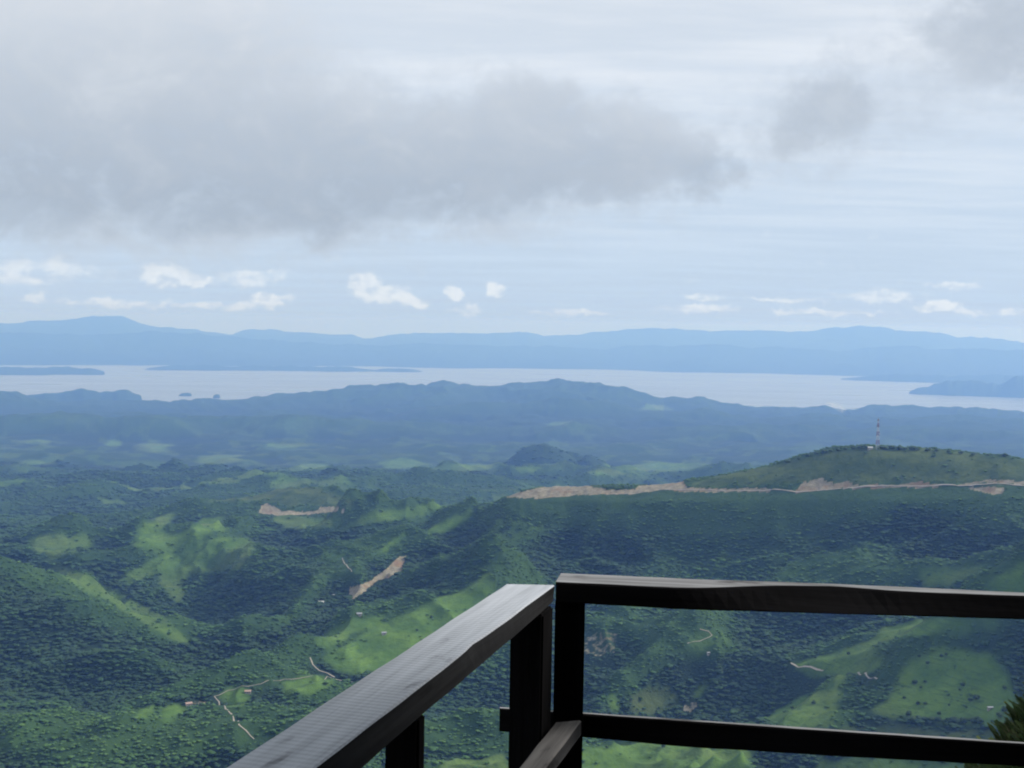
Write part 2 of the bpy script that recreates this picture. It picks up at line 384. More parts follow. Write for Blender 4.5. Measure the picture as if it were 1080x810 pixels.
for (cx, cy_, cd_, cr_) in ((577,477,7400,620),(540,491,7300,420),(618,490,7600,420),(188,487,6400,520),(228,493,6300,420),(150,494,6500,420),(255,497,6100,380),(60,489,7600,600),(440,497,6200,420),(350,500,5600,360),(500,503,5900,380),(90,509,5900,420),(20,505,6300,400)):
    q_ = at(cx, cy_, cd_); rr0 = np.hypot(X_ - q_.x + h2 * 90, Y_ - q_.y + h3 * 60)
    cone = q_.z + 34 + (58 if cx == 577 else 0) - np.sqrt(rr0 ** 2 + 18.0 ** 2) * 0.50 * (1 + 0.3 * h3)
    conew = np.maximum(conew, smooth((cr_ * 1.0 - rr0) / (cr_ * 0.4)))
    wq = smooth((cr_ * 1.25 - rr0) / (cr_ * 0.6)); Zt = np.maximum(Zt - wq * np.clip(h3 * 80, 0, 60), cone)
# layers for the long blue ridges, islands and the far peninsula: (skyline in photo pixels, distance, front width, back width)
LAYERS = [
 ([(-120,424),(-40,418),(0,415.5),(20,414.5),(45,422),(70,424.5),(120,424),(165,422.5),(240,421),(270,418.5),(300,415.5),(340,410.5),(380,407.5),(430,404),(480,404),(497,406),(512,407),(560,404),(590,402),(612,404),(642,404),(662,408),(682,414),(700,421),(720,420),(736,419),(750,422),(770,427),(800,431),(830,429),(870,429),(890,434),(903,432),(915,429),(935,427),(975,430),(1010,427),(1038,432),(1080,434),(1200,436)], 17200, 4200, 1900, 1.0),
 ([(-100,470),(415,440),(450,430),(500,424),(545,427),(590,421),(640,426),(700,436),(740,432),(800,441),(870,437),(930,443),(1000,438),(1080,445),(1200,446)], 14200, 1700, 1700, 1.0),
 ([(-120,446),(0,441),(60,436),(110,441),(160,437),(230,440),(300,436),(360,440),(420,446),(520,452),(600,448),(680,455),(760,449),(850,456),(940,452),(1080,458),(1200,460)], 11800, 1300, 1500, 1.0),
 ([(28,418),(60,413),(85,410),(98,409),(118,411),(132,412),(146,415),(150,418)], 19300, 500, 500, 1.0),
 ([(188,415.5),(192,413),(197,412.6),(203,415)], 20400, 180, 180, 0.8), ([(225,416),(229,415),(233,416.5)], 19800, 130, 130, 0.8),
 ([(-120,388),(-40,385),(0,386.3),(40,386),(85,386.6),(100,388.5),(111,391.5)], 28300, 900, 900, 1.0),
 ([(148,390.5),(158,388),(185,384.6),(240,385.5),(290,385),(340,386),(372,386.8),(388,389.5),(396,390.5),(404,388.6),(420,387.6),(434,388.6),(446,391.5)], 30800, 900, 1500, 1.0),
 ([(886,400),(905,397),(930,395),(960,394),(1000,395),(1080,394),(1200,392)], 31000, 500, 2500, 1.0),
 ([(958,414),(968,407),(985,403),(1005,401),(1018,398.5),(1030,399),(1042,402),(1055,402.5),(1066,399),(1080,396),(1120,394),(1200,396)], 25200, 500, 900, 1.0),
 ([(-200,352),(0,350),(100,351),(190,349),(240,354),(300,360),(380,364),(480,362),(560,365),(640,366),(720,362),(800,365),(880,368),(960,364),(1080,371),(1250,374)], 37800, 4700, 5000, 1.0),
 ([(-250,341),(0,337),(60,338),(95,334),(112,332),(130,335),(150,342),(200,346),(245,353),(262,349),(285,347),(330,350),(395,356),(430,353),(470,351),(520,351),(555,352),(575,356),(620,352),(660,348),(690,344),(720,346),(760,347),(800,346),(850,350),(905,345),(940,347),(990,352),(1010,356),(1040,355),(1080,361),(1300,358)], 46500, 9000, 6400, 1.0),
]
seaz = SEA
Zt = np.where(D_ > 15000, Zt + (SEA - 40 - Zt) * smooth((D_ - 15000) / 2500), Zt)
for li, (sk, D0, wf, wb, pw) in enumerate(LAYERS):
    P3 = [at(x, y, D0) for x, y in sk]
    aa = [math.atan2(p.x, p.y) for p in P3]; zz = [p.z for p in P3]
    zc = np.interp(AZ, aa, zz, left=zz[0] if zz[0] > SEA + 30 and sk[0][0] < 0 else SEA - 60, right=zz[-1] if sk[-1][0] > 1080 else SEA - 60)
    big = D0 > 33000
    wn = fbm(X_ / (wf * .9), Y_ / (wf * .9), 3, 60 + li) * wf * 0.35
    t = np.where(D_ < D0, (D0 - D_ + wn) / wf, (D_ - D0) / wb)
    t = np.clip(t, 0, 1)
    s = 1 - smooth(t) if not big else (1 - t) ** 1.15
    zc = zc + np.where(zc > SEA, 1, 0) * (fbm(AZ * 17 + 3 * li, 0 * Y_ + li * 7.7, 4, 95) * (150 if big else 26) + fbm(AZ * 75 + 3 * li + 1.6 * fbm(X_ / 1300, Y_ / 1300, 2, 99), D_ / 2600 + li * 3.7, 3, 97) * (45 if big else ((36, 18, 18)[li] if li < 3 else 0)))
    if 3 <= li <= 9: zc = np.where(zc > SEA, SEA + (zc - SEA) * np.clip(0.92 + 0.4 * fbm(AZ * 60, 0 * Y_ + li, 3, 98), 0.15, 1.3), zc)
    base = (SEA - 60) if li not in (1, 2) else (SEA + 60)
    fl = ridged(X_ / (1100 if li < 3 else 1500) + li, Y_ / (1100 if li < 3 else 1500), 4, 70 + li) - 0.45
    L = base + (zc - base) * s + fl * np.clip(zc - base, 0, 900) * (0.16 * s + 0.55 * s * (1 - s)) * (1.25 if li < 3 else 0.6)
    if li < 3: L = L + fbm(X_ / 330, Y_ / 330, 3, 90 + li) * 22 * s
    keep = (D_ > D0 - wf * 1.4) & (D_ < D0 + wb)
    Zt = np.where(keep, np.maximum(Zt, L), Zt)

# land cover, found from where each spot lies in view of the lookout
PX, PY = project(X_, Y_, Zt)
jx = PX + fbm(X_ / 60, Y_ / 60, 3, 101) * 7; jy = PY + fbm(X_ / 60, Y_ / 60, 3, 111) * 5
kx = PX + fbm(X_ / 40, Y_ / 40, 3, 121) * 2.2; ky = PY + fbm(X_ / 40, Y_ / 40, 3, 131) * 1.2
def inpoly(poly, x, y):
    p = np.array(poly, float)
    ins = np.zeros(x.shape, bool)
    m = (x >= p[:, 0].min()) & (x <= p[:, 0].max()) & (y >= p[:, 1].min()) & (y <= p[:, 1].max())
    if not m.any(): return ins
    xs, ys = x[m], y[m]; r = np.zeros(xs.shape, bool)
    for (x0, y0), (x1, y1) in zip(p, np.roll(p, -1, 0)):
        if y0 == y1: continue
        c = ((y0 > ys) != (y1 > ys)) & (xs < (x1 - x0) * (ys - y0) / (y1 - y0) + x0)
        r ^= c
    ins[m] = r
    return ins
PASTURE = [  # (strength 0..1, polygon)
 (1, [(331,678),(344,667),(370,654),(411,650),(400,658),(372,668),(345,684)]),
 (1, [(345,700),(338,694),(360,682),(395,662),(427,647),(463,631),(489,619),(516,603),(522,622),(500,650),(470,680),(430,700),(378,712),(355,708)]),
 (1, [(232,738),(240,727),(262,726),(264,738),(250,746),(238,745)]), (1, [(298,721),(328,712),(345,714),(352,722),(330,730),(305,730)]),
 (1, [(138,760),(148,748),(165,743),(160,752),(150,760)]), (1, [(167,760),(172,747),(182,741),(196,742),(192,752),(177,763)]),
 (.7, [(48,590),(62,594),(104,614),(143,632),(176,653),(208,681),(190,680),(160,664),(120,640),(70,612)]),
 (.8, [(28,566),(60,563),(95,566),(98,578),(75,582),(55,590),(35,580)]),
 (1, [(143,574),(147,556),(185,538),(184,548),(160,560),(185,564),(205,556),(212,548),(236,543),(234,556),(210,568),(192,577),(160,579)]),
 (.7, [(117,618),(145,598),(168,583),(207,570),(262,565),(268,580),(245,600),(215,606),(196,606),(190,640),(176,628),(165,606),(140,614)]),
 (.8, [(283,546),(300,543),(352,547),(348,557),(300,558)]), (.8, [(215,530),(280,512),(335,513),(385,533),(360,534),(300,534),(280,528)]),
 (1, [(373,546),(395,541),(418,538),(431,537),(467,528),(482,532),(455,541),(420,548),(400,551),(380,552)]),
 (1, [(396,582),(418,566),(432,554),(428,566),(408,580)]), (1, [(448,562),(467,550),(500,538),(496,546),(470,562)]),
 (1, [(470,800),(500,801),(536,795),(536,830),(460,830)]),
 (1, [(600,790),(650,785),(690,781),(780,787),(795,800),(770,830),(600,830)]), (.7, [(860,800),(900,797),(1000,802),(1080,800),(1080,840),(860,840)]),
 (.8, [(722,514),(760,500),(830,487),(880,474),(925,472),(1000,476),(1090,486),(1090,512),(960,509),(900,512),(840,510)]),
 (.8, [(548,517),(580,511),(620,506),(690,504),(722,502),(722,508),(640,514)]),
 (1, [(968,600),(1035,598),(1020,610),(1000,618),(975,620)]), (1, [(1034,624),(1060,606),(1085,590),(1085,640),(1040,637)]),
 (1, [(806,759),(840,736),(870,729),(884,724),(880,713),(860,712),(837,703),(860,694),(880,687),(910,676),(930,672),(922,684),(930,700),(912,712),(890,712),(886,735),(876,764),(850,766),(820,764)]),
 (1, [(920,673),(933,660),(953,655),(1000,650),(1062,655),(1040,661),(1000,665),(960,672),(940,676)]),
 (1, [(918,752),(933,740),(948,710),(967,690),(1003,681),(1047,692),(1066,716),(1078,742),(1060,766),(1003,763),(937,758)]),
 (.6, [(860,768),(940,763),(1000,768),(1090,772),(1090,792),(980,782),(900,776)]),
 (.8, [(660,735),(680,722),(705,724),(718,745),(690,752),(665,752)]), (.8, [(728,736),(738,720),(752,716),(748,726),(738,738)]), (.8, [(640,750),(640,738),(648,730),(656,742),(655,752)]),
 (.4, [(720,672),(760,662),(770,680),(740,690),(722,690)]),
]
SCRUB = [
 (-.35, [(-30,590),(60,608),(140,650),(190,688),(100,725),(-30,725)]),  # lighter regrowth and bamboo raise the tree tint; negatives paint dense forest and shaded slopes
 (.45, [(660,625),(700,570),(745,540),(800,528),(880,535),(905,560),(870,600),(820,625),(740,632)]), (.5, [(875,605),(885,580),(903,564),(935,568),(962,598),(940,618),(900,618)]),
 (.3, [(300,640),(330,600),(370,570),(420,556),(420,585),(380,612),(330,645),(270,670)]), (.4, [(130,610),(170,582),(262,566),(262,590),(230,640),(190,655)]),
 (.35, [(30,585),(104,612),(208,678),(170,690),(90,650),(20,610)]), (.22, [(-20,735),(120,725),(210,765),(230,820),(-20,820)]),
 (.4, [(690,640),(800,632),(930,650),(880,680),(780,690),(700,690)]), (.35, [(960,520),(1085,520),(1085,540),(1000,545)]), (.35, [(870,525),(950,520),(940,545),(880,550)]),
 (.3, [(450,690),(530,670),(535,760),(440,760)]), (.25, [(600,640),(690,640),(690,700),(600,720)]),
 (-.35, [(240,575),(300,560),(340,590),(310,620),(262,650),(245,620)]), (-.3, [(0,600),(60,625),(140,690),(60,720),(-10,700)]), (-.35, [(930,530),(1085,545),(1085,590),(1000,598),(950,575)]),
 (-.12, [(530,530),(700,525),(680,570),(640,630),(590,640),(540,600)]), (.30, [(540,525),(1085,515),(1085,640),(560,640)]), (-.3, [(940,682),(1000,668),(1085,662),(1085,740),(1050,690),(1003,680)]), (-.3, [(430,600),(500,580),(520,605),(440,640)]),
 (-.3, [(640,700),(820,690),(880,712),(800,760),(690,720)]),
]
SOIL = [
 (1, [(534,524),(545,513),(549,519),(570,514),(590,509),(618,509),(626,513),(644,516),(670,516),(674,512),(688,509),(720,506),(724,514.4),(779,514.6),(812,514),(812,518),(722,518.5),(701,515.5),(665,521),(624,521),(572,524.5)]),
 (1, [(838,519),(847,508),(867,504.5),(880,510),(893,507),(907,512),(925,511),(950,510),(967,506.5),(988,511),(990,514),(950,514),(880,514.5),(840,520)]),
 (.8, [(1006,509),(1040,505),(1085,507),(1085,510.5),(1040,508),(1013,511.5)]), (.8, [(1020,513),(1060,513),(1057,521),(1043,520),(1027,517)]),
 (1, [(272,541),(276,533),(281,530),(292,536),(299,538.6),(316,539),(335.5,538),(339,534.6),(355.5,534),(366,539),(338,541),(324,542.6),(293,543)]),
 (1, [(369,619),(384,615),(395.5,609),(411,596),(421,587),(428.5,586),(425,600),(409,609.5),(394,614),(388,621),(373,631),(369,627)]),
 (.40, [(616,672),(640,664),(652,668),(648,688),(630,692),(616,690)]), (.5, [(719,750),(722,742),(733,738),(736,744),(728,751)]),
 (.5, [(300,747-8),(303,734),(208,745),(196,742),(204,738)]),
]
DRY = [[(722,514),(760,500),(830,487),(880,474),(925,472),(1000,476),(1090,486),(1090,512),(960,509),(900,512),(840,510)], [(548,517),(580,511),(620,506),(690,504),(722,502),(722,508),(640,514)],
       [(215,530),(280,512),(335,513),(385,533),(360,534),(300,534),(280,528)], [(660,735),(680,722),(705,724),(718,745),(690,752),(665,752)], [(860,768),(940,763),(1000,768),(1090,772),(1090,792),(980,782),(900,776)]]
dry = np.zeros(D_.shape)
for poly in DRY: dry = np.maximum(dry, (inpoly(poly, jx, jy) & (D_ < 4400)) * 1.0)
pas = np.zeros(D_.shape); soil = np.zeros(D_.shape)
near = D_ < 4400
for s_, poly in PASTURE: pas = np.where(near & inpoly(poly, jx, jy), np.maximum(pas, s_), pas)
for s_, poly in SOIL: soil = np.where(near & (D_ > 1700) & inpoly(poly, kx, ky), np.maximum(soil, s_), soil)
scrub = np.zeros(D_.shape)
qx = PX + fbm(X_ / 110, Y_ / 110, 4, 181) * 26; qy = PY + fbm(X_ / 110, Y_ / 110, 4, 191) * 18
for s_, poly in SCRUB: scrub = np.where(near & inpoly(poly, qx, qy), scrub + s_, scrub)
def blur(G, r, c):
    for ax, k in ((0, r), (1, c)):
        n = G.shape[ax]; cs = np.concatenate([np.zeros_like(np.take(G, [0], ax)), np.cumsum(G, ax)], ax)
        i = np.arange(n); lo = np.clip(i - k, 0, n); hi = np.clip(i + k + 1, 0, n)
        G = (np.take(cs, hi, ax) - np.take(cs, lo, ax)) / (hi - lo).reshape((-1, 1) if ax == 0 else (1, -1))
    return G
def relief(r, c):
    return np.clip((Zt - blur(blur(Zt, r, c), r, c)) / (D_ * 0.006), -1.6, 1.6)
convex = 0.55 * relief(16, 30) + 0.6 * relief(40, 75)     # brows carry grass and scrub, gullies tall forest; tint also paints fold shading
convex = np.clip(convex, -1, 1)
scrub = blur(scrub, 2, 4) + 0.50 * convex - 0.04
cov = fbm(X_ / 520, Y_ / 420, 5, 141) + 0.35 * fbm(X_ / 140, Y_ / 140, 3, 151)
farp = smooth((cov - 0.10 + 0.05 * smooth((D_ - 6500) / 4000) + 0.10 * scrub) / 0.14) * (0.85 - 0.6 * smooth((D_ - 8000) / 6000)) * (0.55 + 0.45 * smooth((fbm(X_ / 1500, Y_ / 1500, 3, 161) + .1) / .3))
farw = smooth((D_ - 3900) / 900)
pas = blur(pas, 1, 3)
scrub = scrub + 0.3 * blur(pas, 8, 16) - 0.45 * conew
patch = smooth((fbm(X_ / 260, Y_ / 300, 3, 145) + 0.25 * fbm(X_ / 1400, Y_ / 1400, 3, 146) - 0.05) / 0.12) * smooth((D_ - 4800) / 2600)
farp = np.maximum(farp * (0.90 - 0.45 * smooth((D_ - 5500) / 3500)), patch * (0.42 - 0.27 * smooth((D_ - 9500) / 5000))) * (1 - conew)
pas = np.maximum(pas * (1 - farw), farp * farw)
for (x, y, a, b) in ((163,472,20,5),(235,484,26,4),(420,489,24,5),(500,492,25,4),(700,492,45,5),(40,466,20,3),(300,470,25,3),(590,447,15,2),(690,430,16,3),(120,468,10,3),(40,487,18,3),(560,495,14,4),(330,492,16,3),(640,498,20,3)):
    pas = np.maximum(pas, 0.95 * smooth(1.5 - np.sqrt(((PX - x) / a) ** 2 + ((PY - y) / b) ** 2) + cov) * (D_ > 4400) * (D_ < 17000))
# pull a real cut into the hillside where the ground is bare
Zt = Zt - soil * (1.5 + 2.0 * ridged(X_ / 22, Y_ / 60, 2, 171)) * near
def tz(x, y):
    """terrain height by bilinear lookup"""
    a = np.arctan2(x, y); l = np.log(np.hypot(x, y))
    ia = np.clip(np.interp(a, az, np.arange(len(az))), 0, len(az) - 1.001); il = np.clip(np.interp(l, lr, np.arange(len(lr))), 0, len(lr) - 1.001)
    i, j = il.astype(int), ia.astype(int); u, v = il - i, ia - j
    def bl(G): return (G[i, j] * (1 - v) + G[i, j + 1] * v) * (1 - u) + (G[i + 1, j] * (1 - v) + G[i + 1, j + 1] * v) * u
    return bl
def ground_hit(px, py, lo=1000, hi=5200):
    """where the sight line of a photo pixel meets the terrain"""
    r = ray(px, py); h = math.hypot(r.x, r.y); d = np.arange(lo, hi, 4.0)
    x, y = r.x / h * d, r.y / h * d; zr = EYE.z + r.z / h * d
    below = np.nonzero(tz(x, y)(Zt) >= zr)[0]
    k = below[0] if len(below) else int(np.argmin(np.abs(tz(x, y)(Zt) - zr)))
    return Vector((x[k], y[k], float(tz(x[k:k + 1], y[k:k + 1])(Zt)[0])))

# ------------------------------------------------------------------ materials
def mat(name):
    m = bpy.data.materials.new(name); m.use_nodes = True
    T = NT(m.node_tree); b = m.node_tree.nodes['Principled BSDF']
    return m, T, b
def mat_terrain():
    m, T, b = mat('terrain_cover')
    g = T.new('ShaderNodeNewGeometry'); P = g.outputs['Position']
    ap = T.new('ShaderNodeAttribute', attribute_name='pasture').outputs['Fac']; asl = T.new('ShaderNodeAttribute', attribute_name='soil').outputs['Fac']
    n1 = T.noise(P, 0.018, 5, 0.6); n2 = T.noise(P, 0.11, 4, 0.6); n3 = T.noise(P, 0.0028, 4, 0.55)
    scr = T.new('ShaderNodeAttribute', attribute_name='scrub').outputs['Fac']; dr = T.new('ShaderNodeAttribute', attribute_name='dry').outputs['Fac']
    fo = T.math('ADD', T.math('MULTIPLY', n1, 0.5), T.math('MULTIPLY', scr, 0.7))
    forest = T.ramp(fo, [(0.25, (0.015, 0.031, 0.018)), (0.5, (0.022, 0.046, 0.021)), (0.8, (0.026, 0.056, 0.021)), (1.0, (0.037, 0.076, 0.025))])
    past = T.mix(T.step(n1, 0.32, 0.68), (0.056, 0.114, 0.026), (0.100, 0.176, 0.037))
    past = T.mix(T.step(n3, 0.42, 0.64, 0, 0.6), past, (0.11, 0.14, 0.05))
    past = T.mix(T.step(n2, 0.56, 0.74, 0, 0.75), past, (0.035, 0.07, 0.022))
    tr = T.noise(T.vmath('MULTIPLY', P, (0.02, 0.02, 0.55)), 1.0, 4, 0.65)
    past = T.mix(T.step(tr, 0.50, 0.66, 0, 0.55), past, (0.036, 0.074, 0.022))
    past = T.mix(dr, past, T.mix(T.step(n1, 0.35, 0.62), (0.038, 0.064, 0.024), (0.078, 0.106, 0.036)))
    pm = T.math('MULTIPLY', ap, T.step(T.math('ADD', T.noise(P, 0.045, 4, 0.6), ap), 0.62, 0.98))
    col = T.mix(pm, forest, past)
    so = T.mix(T.step(n2, 0.35, 0.65), (0.17, 0.15, 0.10), (0.255, 0.23, 0.165))
    so = T.mix(T.step(n1, 0.5, 0.66), so, (0.20, 0.14, 0.085))
    sm = T.step(T.math('ADD', asl, T.math('MULTIPLY', T.math('SUBTRACT', n2, 0.5), 0.9)), 0.35, 0.6)
    col = T.mix(sm, col, so)
    T.link(col, b.inputs['Base Color']); b.inputs['Roughness'].default_value = 0.9; b.inputs['Specular IOR Level'].default_value = 0.1
    bp = T.new('ShaderNodeBump'); bp.inputs['Strength'].default_value = 0.6; bp.inputs['Distance'].default_value = 6.0
    T.link(T.noise(P, 0.06, 4, 0.6), bp.inputs['Height']); T.link(bp.outputs[0], b.inputs['Normal'])
    return m
def mat_water():
    m, T, b = mat('sea_water')
    g = T.new('ShaderNodeNewGeometry'); P = g.outputs['Position']
    b.inputs['Base Color'].default_value = (0.19, 0.225, 0.24, 1); b.inputs['IOR'].default_value = 1.33
    s = T.noise(T.vmath('MULTIPLY', P, (0.00022, 0.0009, 0)), 1.0, 5, 0.55, 0.4)
    T.link(T.step(s, 0.3, 0.7, 0.26, 0.42), b.inputs['Roughness'])
    bp = T.new('ShaderNodeBump'); bp.inputs['Strength'].default_value = 0.12; bp.inputs['Distance'].default_value = 1.0
    T.link(T.noise(P, 0.03, 3, 0.6), bp.inputs['Height']); T.link(bp.outputs[0], b.inputs['Normal'])
    return m
def mat_leaf(name, cols, scale=0.5, tinted=False):
    m, T, b = mat(name)
    oi = T.new('ShaderNodeObjectInfo'); g = T.new('ShaderNodeNewGeometry')
    rnd = oi.outputs['Random']
    if tinted:
        ti = T.new('ShaderNodeAttribute', attribute_name='tint'); ti.attribute_type = 'INSTANCER'
        rnd = T.math('ADD', T.math('MULTIPLY', rnd, 0.42), T.math('MULTIPLY', ti.outputs['Fac'], 0.62))
    base = T.ramp(rnd, cols)
    n = T.noise(g.outputs['Position'], scale, 3, 0.65)
    col = T.mix(T.step(n, 0.35, 0.7, 0.0, 0.4), base, T.mix(0.35, base, (0.08, 0.14, 0.04)))
    T.link(col, b.inputs['Base Color']); b.inputs['Roughness'].default_value = 0.75; b.inputs['Specular IOR Level'].default_value = 0.15
    bp = T.new('ShaderNodeBump'); bp.inputs['Strength'].default_value = 0.35; bp.inputs['Distance'].default_value = 0.5
    T.link(T.noise(g.outputs['Position'], scale * 2.4, 3, 0.7), bp.inputs['Height']); T.link(bp.outputs[0], b.inputs['Normal'])
    return m
def flat(name, c, rough=0.7, var=0.25, scale=3.0, metal=0.0):
    m, T, b = mat(name)
    tc = T.new('ShaderNodeTexCoord')
    n = T.noise(tc.outputs['Object'], scale, 4, 0.6)
    T.link(T.mix(n, tuple(x * (1 - var) for x in c), tuple(min(1, x * (1 + var)) for x in c)), b.inputs['Base Color'])
    b.inputs['Roughness'].default_value = rough; b.inputs['Metallic'].default_value = metal
    return m
def mat_wood(name, c0, c1, stain, along='X', saw=0.0, spec=0.12):
    m, T, b = mat(name)
    tc = T.new('ShaderNodeTexCoord'); P = tc.outputs['Object']
    g1 = T.noise(T.vmath('MULTIPLY', P, (1.6, 46, 46)), 1.0, 6, 0.65, 0.15)
    g2 = T.noise(T.vmath('MULTIPLY', P, (5, 120, 120)), 1.0, 3, 0.6)
    k = T.noise(T.vmath('MULTIPLY', P, (4.0, 17, 17)), 1.0, 4, 0.6, 0.4)
    col = T.mix(T.step(g1, 0.3, 0.72), c0, c1)
    col = T.mix(T.step(g2, 0.54, 0.75, 0, 0.3), col, stain)
    col = T.mix(T.step(k, 0.60, 0.72, 0, 0.8), col, stain)
    col = T.mix(T.step(T.noise(P, 2.3, 3, 0.5), 0.5, 0.75, 0, 0.5), col, tuple(x * 1.35 for x in c1))
    T.link(col, b.inputs['Base Color']); b.inputs['Roughness'].default_value = 0.78; b.inputs['Specular IOR Level'].default_value = spec
    h = T.math('ADD', g1, T.math('MULTIPLY', g2, 0.5))
    if saw:
        wv = T.new('ShaderNodeTexWave', wave_type='BANDS', bands_direction='X'); T.link(P, wv.inputs['Vector'])
        wv.inputs['Scale'].default_value = 24; wv.inputs['Distortion'].default_value = 0.7; wv.inputs['Detail'].default_value = 2
        wv.inputs['Detail Scale'].default_value = 0.6
        h = T.math('ADD', h, T.math('MULTIPLY', wv.outputs['Fac'], saw))
    bp = T.new('ShaderNodeBump'); bp.inputs['Strength'].default_value = 0.55; bp.inputs['Distance'].default_value = 0.003
    T.link(h, bp.inputs['Height']); T.link(bp.outputs[0], b.inputs['Normal'])
    return m

M_TER, M_SEA = mat_terrain(), mat_water()
FOL = [(0.0, (0.019, 0.040, 0.022)), (0.3, (0.025, 0.056, 0.026)), (0.5, (0.032, 0.073, 0.027)), (0.72, (0.048, 0.108, 0.030)), (1.0, (0.080, 0.150, 0.042))]
M_CROWN = mat_leaf('forest_leaves', FOL, 0.35, True)
M_TRUNK = flat('tree_bark', (0.11, 0.085, 0.065), 0.9)
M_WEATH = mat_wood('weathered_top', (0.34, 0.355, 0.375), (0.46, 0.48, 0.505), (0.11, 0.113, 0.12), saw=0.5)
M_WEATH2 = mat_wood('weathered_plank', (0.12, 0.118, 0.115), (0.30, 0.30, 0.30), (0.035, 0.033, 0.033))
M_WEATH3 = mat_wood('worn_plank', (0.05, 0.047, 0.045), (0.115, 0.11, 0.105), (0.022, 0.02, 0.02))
M_DARK = mat_wood('shade_dark_timber', (0.005, 0.0048, 0.005), (0.009, 0.0085, 0.009), (0.003, 0.003, 0.003), spec=0.01)  # roof shade on rail faces and posts is put into this near-black
M_SIDE = mat_wood('shade_dark_side', (0.020, 0.020, 0.021), (0.036, 0.036, 0.037), (0.008, 0.008, 0.008), spec=0.04)  # board sides coloured dark for the shade they stand in

# ------------------------------------------------------------------ large structure: terrain, water, haze
P3 = np.stack([X_, Y_, Zt], -1)
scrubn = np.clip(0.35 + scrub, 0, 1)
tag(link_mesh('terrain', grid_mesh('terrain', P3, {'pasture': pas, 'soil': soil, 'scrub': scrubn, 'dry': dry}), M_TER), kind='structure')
wy0, wy1, wxx = 12500.0, 50000.0, 38000.0
wm = bpy.data.meshes.new('water')
gxs = np.linspace(-wxx, wxx, 40); gys = np.linspace(wy0, wy1, 40)
GX, GY = np.meshgrid(gxs, gys)
tag(link_mesh('water', grid_mesh('water', np.stack([GX, GY, np.full(GX.shape, SEA)], -1)), M_SEA), kind='structure')

hm = bpy.data.materials.new('haze_air'); hm.use_nodes = True; hm.node_tree.nodes.clear(); T = NT(hm.node_tree)
ho = T.new('ShaderNodeOutputMaterial'); pv = T.new('ShaderNodeVolumePrincipled')
pv.inputs['Color'].default_value = (0.22, 0.42, 1.0, 1); pv.inputs['Density'].default_value = 6.3e-5
pv.inputs['Absorption Color'].default_value = (0.84, 0.80, 1, 1)   # clean air: scatters blue more than red, absorbs very little
pv.inputs['Anisotropy'].default_value = 0.2; pv.inputs['Density Attribute'].default_value = ''
T.link(pv.outputs[0], ho.inputs['Volume'])
hm.cycles.homogeneous_volume = True
bm = bmesh.new(); box(bm, -40000, 40000, -400, 53500, SEA - 420, 110)
tag(from_bm('haze', bm, hm), kind='stuff')

# ------------------------------------------------------------------ forest (one mass of crowns scattered over the wooded ground)
def crown_mesh(name, seed, lobes=7, flat_=0.75, sub=2, trunk=True):
    r = random.Random(seed); bm = bmesh.new()
    for k in range(lobes):
        a = r.uniform(0, 6.28); q = 0 if k == 0 else r.uniform(0.35, 0.72)
        c = Vector((math.cos(a) * q, math.sin(a) * q, r.uniform(0.55, 1.05) if k else 0.85))
        s = r.uniform(0.38, 0.62) if k else 0.62
        res = bmesh.ops.create_icosphere(bm, subdivisions=sub, radius=s)
        for v in res['verts']:
            d = v.co.normalized()
            f = 1 + 0.34 * (math.sin(d.x * 7 + seed + k) * math.sin(d.y * 8 - k) + 0.6 * math.sin(d.z * 9 + 2 * k + d.x * 5)) + r.uniform(-0.16, 0.16)
            v.co = Vector((v.co.x * f, v.co.y * f, v.co.z * f * flat_)) + c
    for f in bm.faces: f.material_index = 0
    if trunk:
        ang = 6
        for (z0, z1, r0, r1) in ((-0.5, 0.15, 0.075, 0.055), (0.15, 0.8, 0.055, 0.03)):
            A = [bm.verts.new((math.cos(6.283 * i / ang) * r0, math.sin(6.283 * i / ang) * r0, z0)) for i in range(ang)]
            B = [bm.verts.new((math.cos(6.283 * i / ang) * r1, math.sin(6.283 * i / ang) * r1, z1)) for i in range(ang)]
            for i in range(ang): bm.faces.new((A[i], A[(i + 1) % ang], B[(i + 1) % ang], B[i])).material_index = 1
        for sgn in (0.4, 2.5, 4.4):
            bar(bm, (0, 0, 0.2), (math.cos(sgn) * 0.5, math.sin(sgn) * 0.5, 0.75), 0.022, 1)
    bmesh.ops.recalc_face_normals(bm, faces=bm.faces)
    me = bpy.data.meshes.new(name); bm.to_mesh(me); bm.free()
    me.polygons.foreach_set('use_smooth', np.ones(len(me.polygons), bool))
    me.materials.append(M_CROWN); me.materials.append(M_TRUNK)
    return me
TREE = [crown_mesh('tree_crown', 11 + 7 * k, lobes=5 + k % 4, flat_=(0.7, 0.85, 0.62, 0.95, 0.75, 0.66)[k]) for k in range(6)]
tree_coll = bpy.data.collections.new('forest_trees')
for me in TREE: tree_coll.objects.link(bpy.data.objects.new('forest_tree', me))

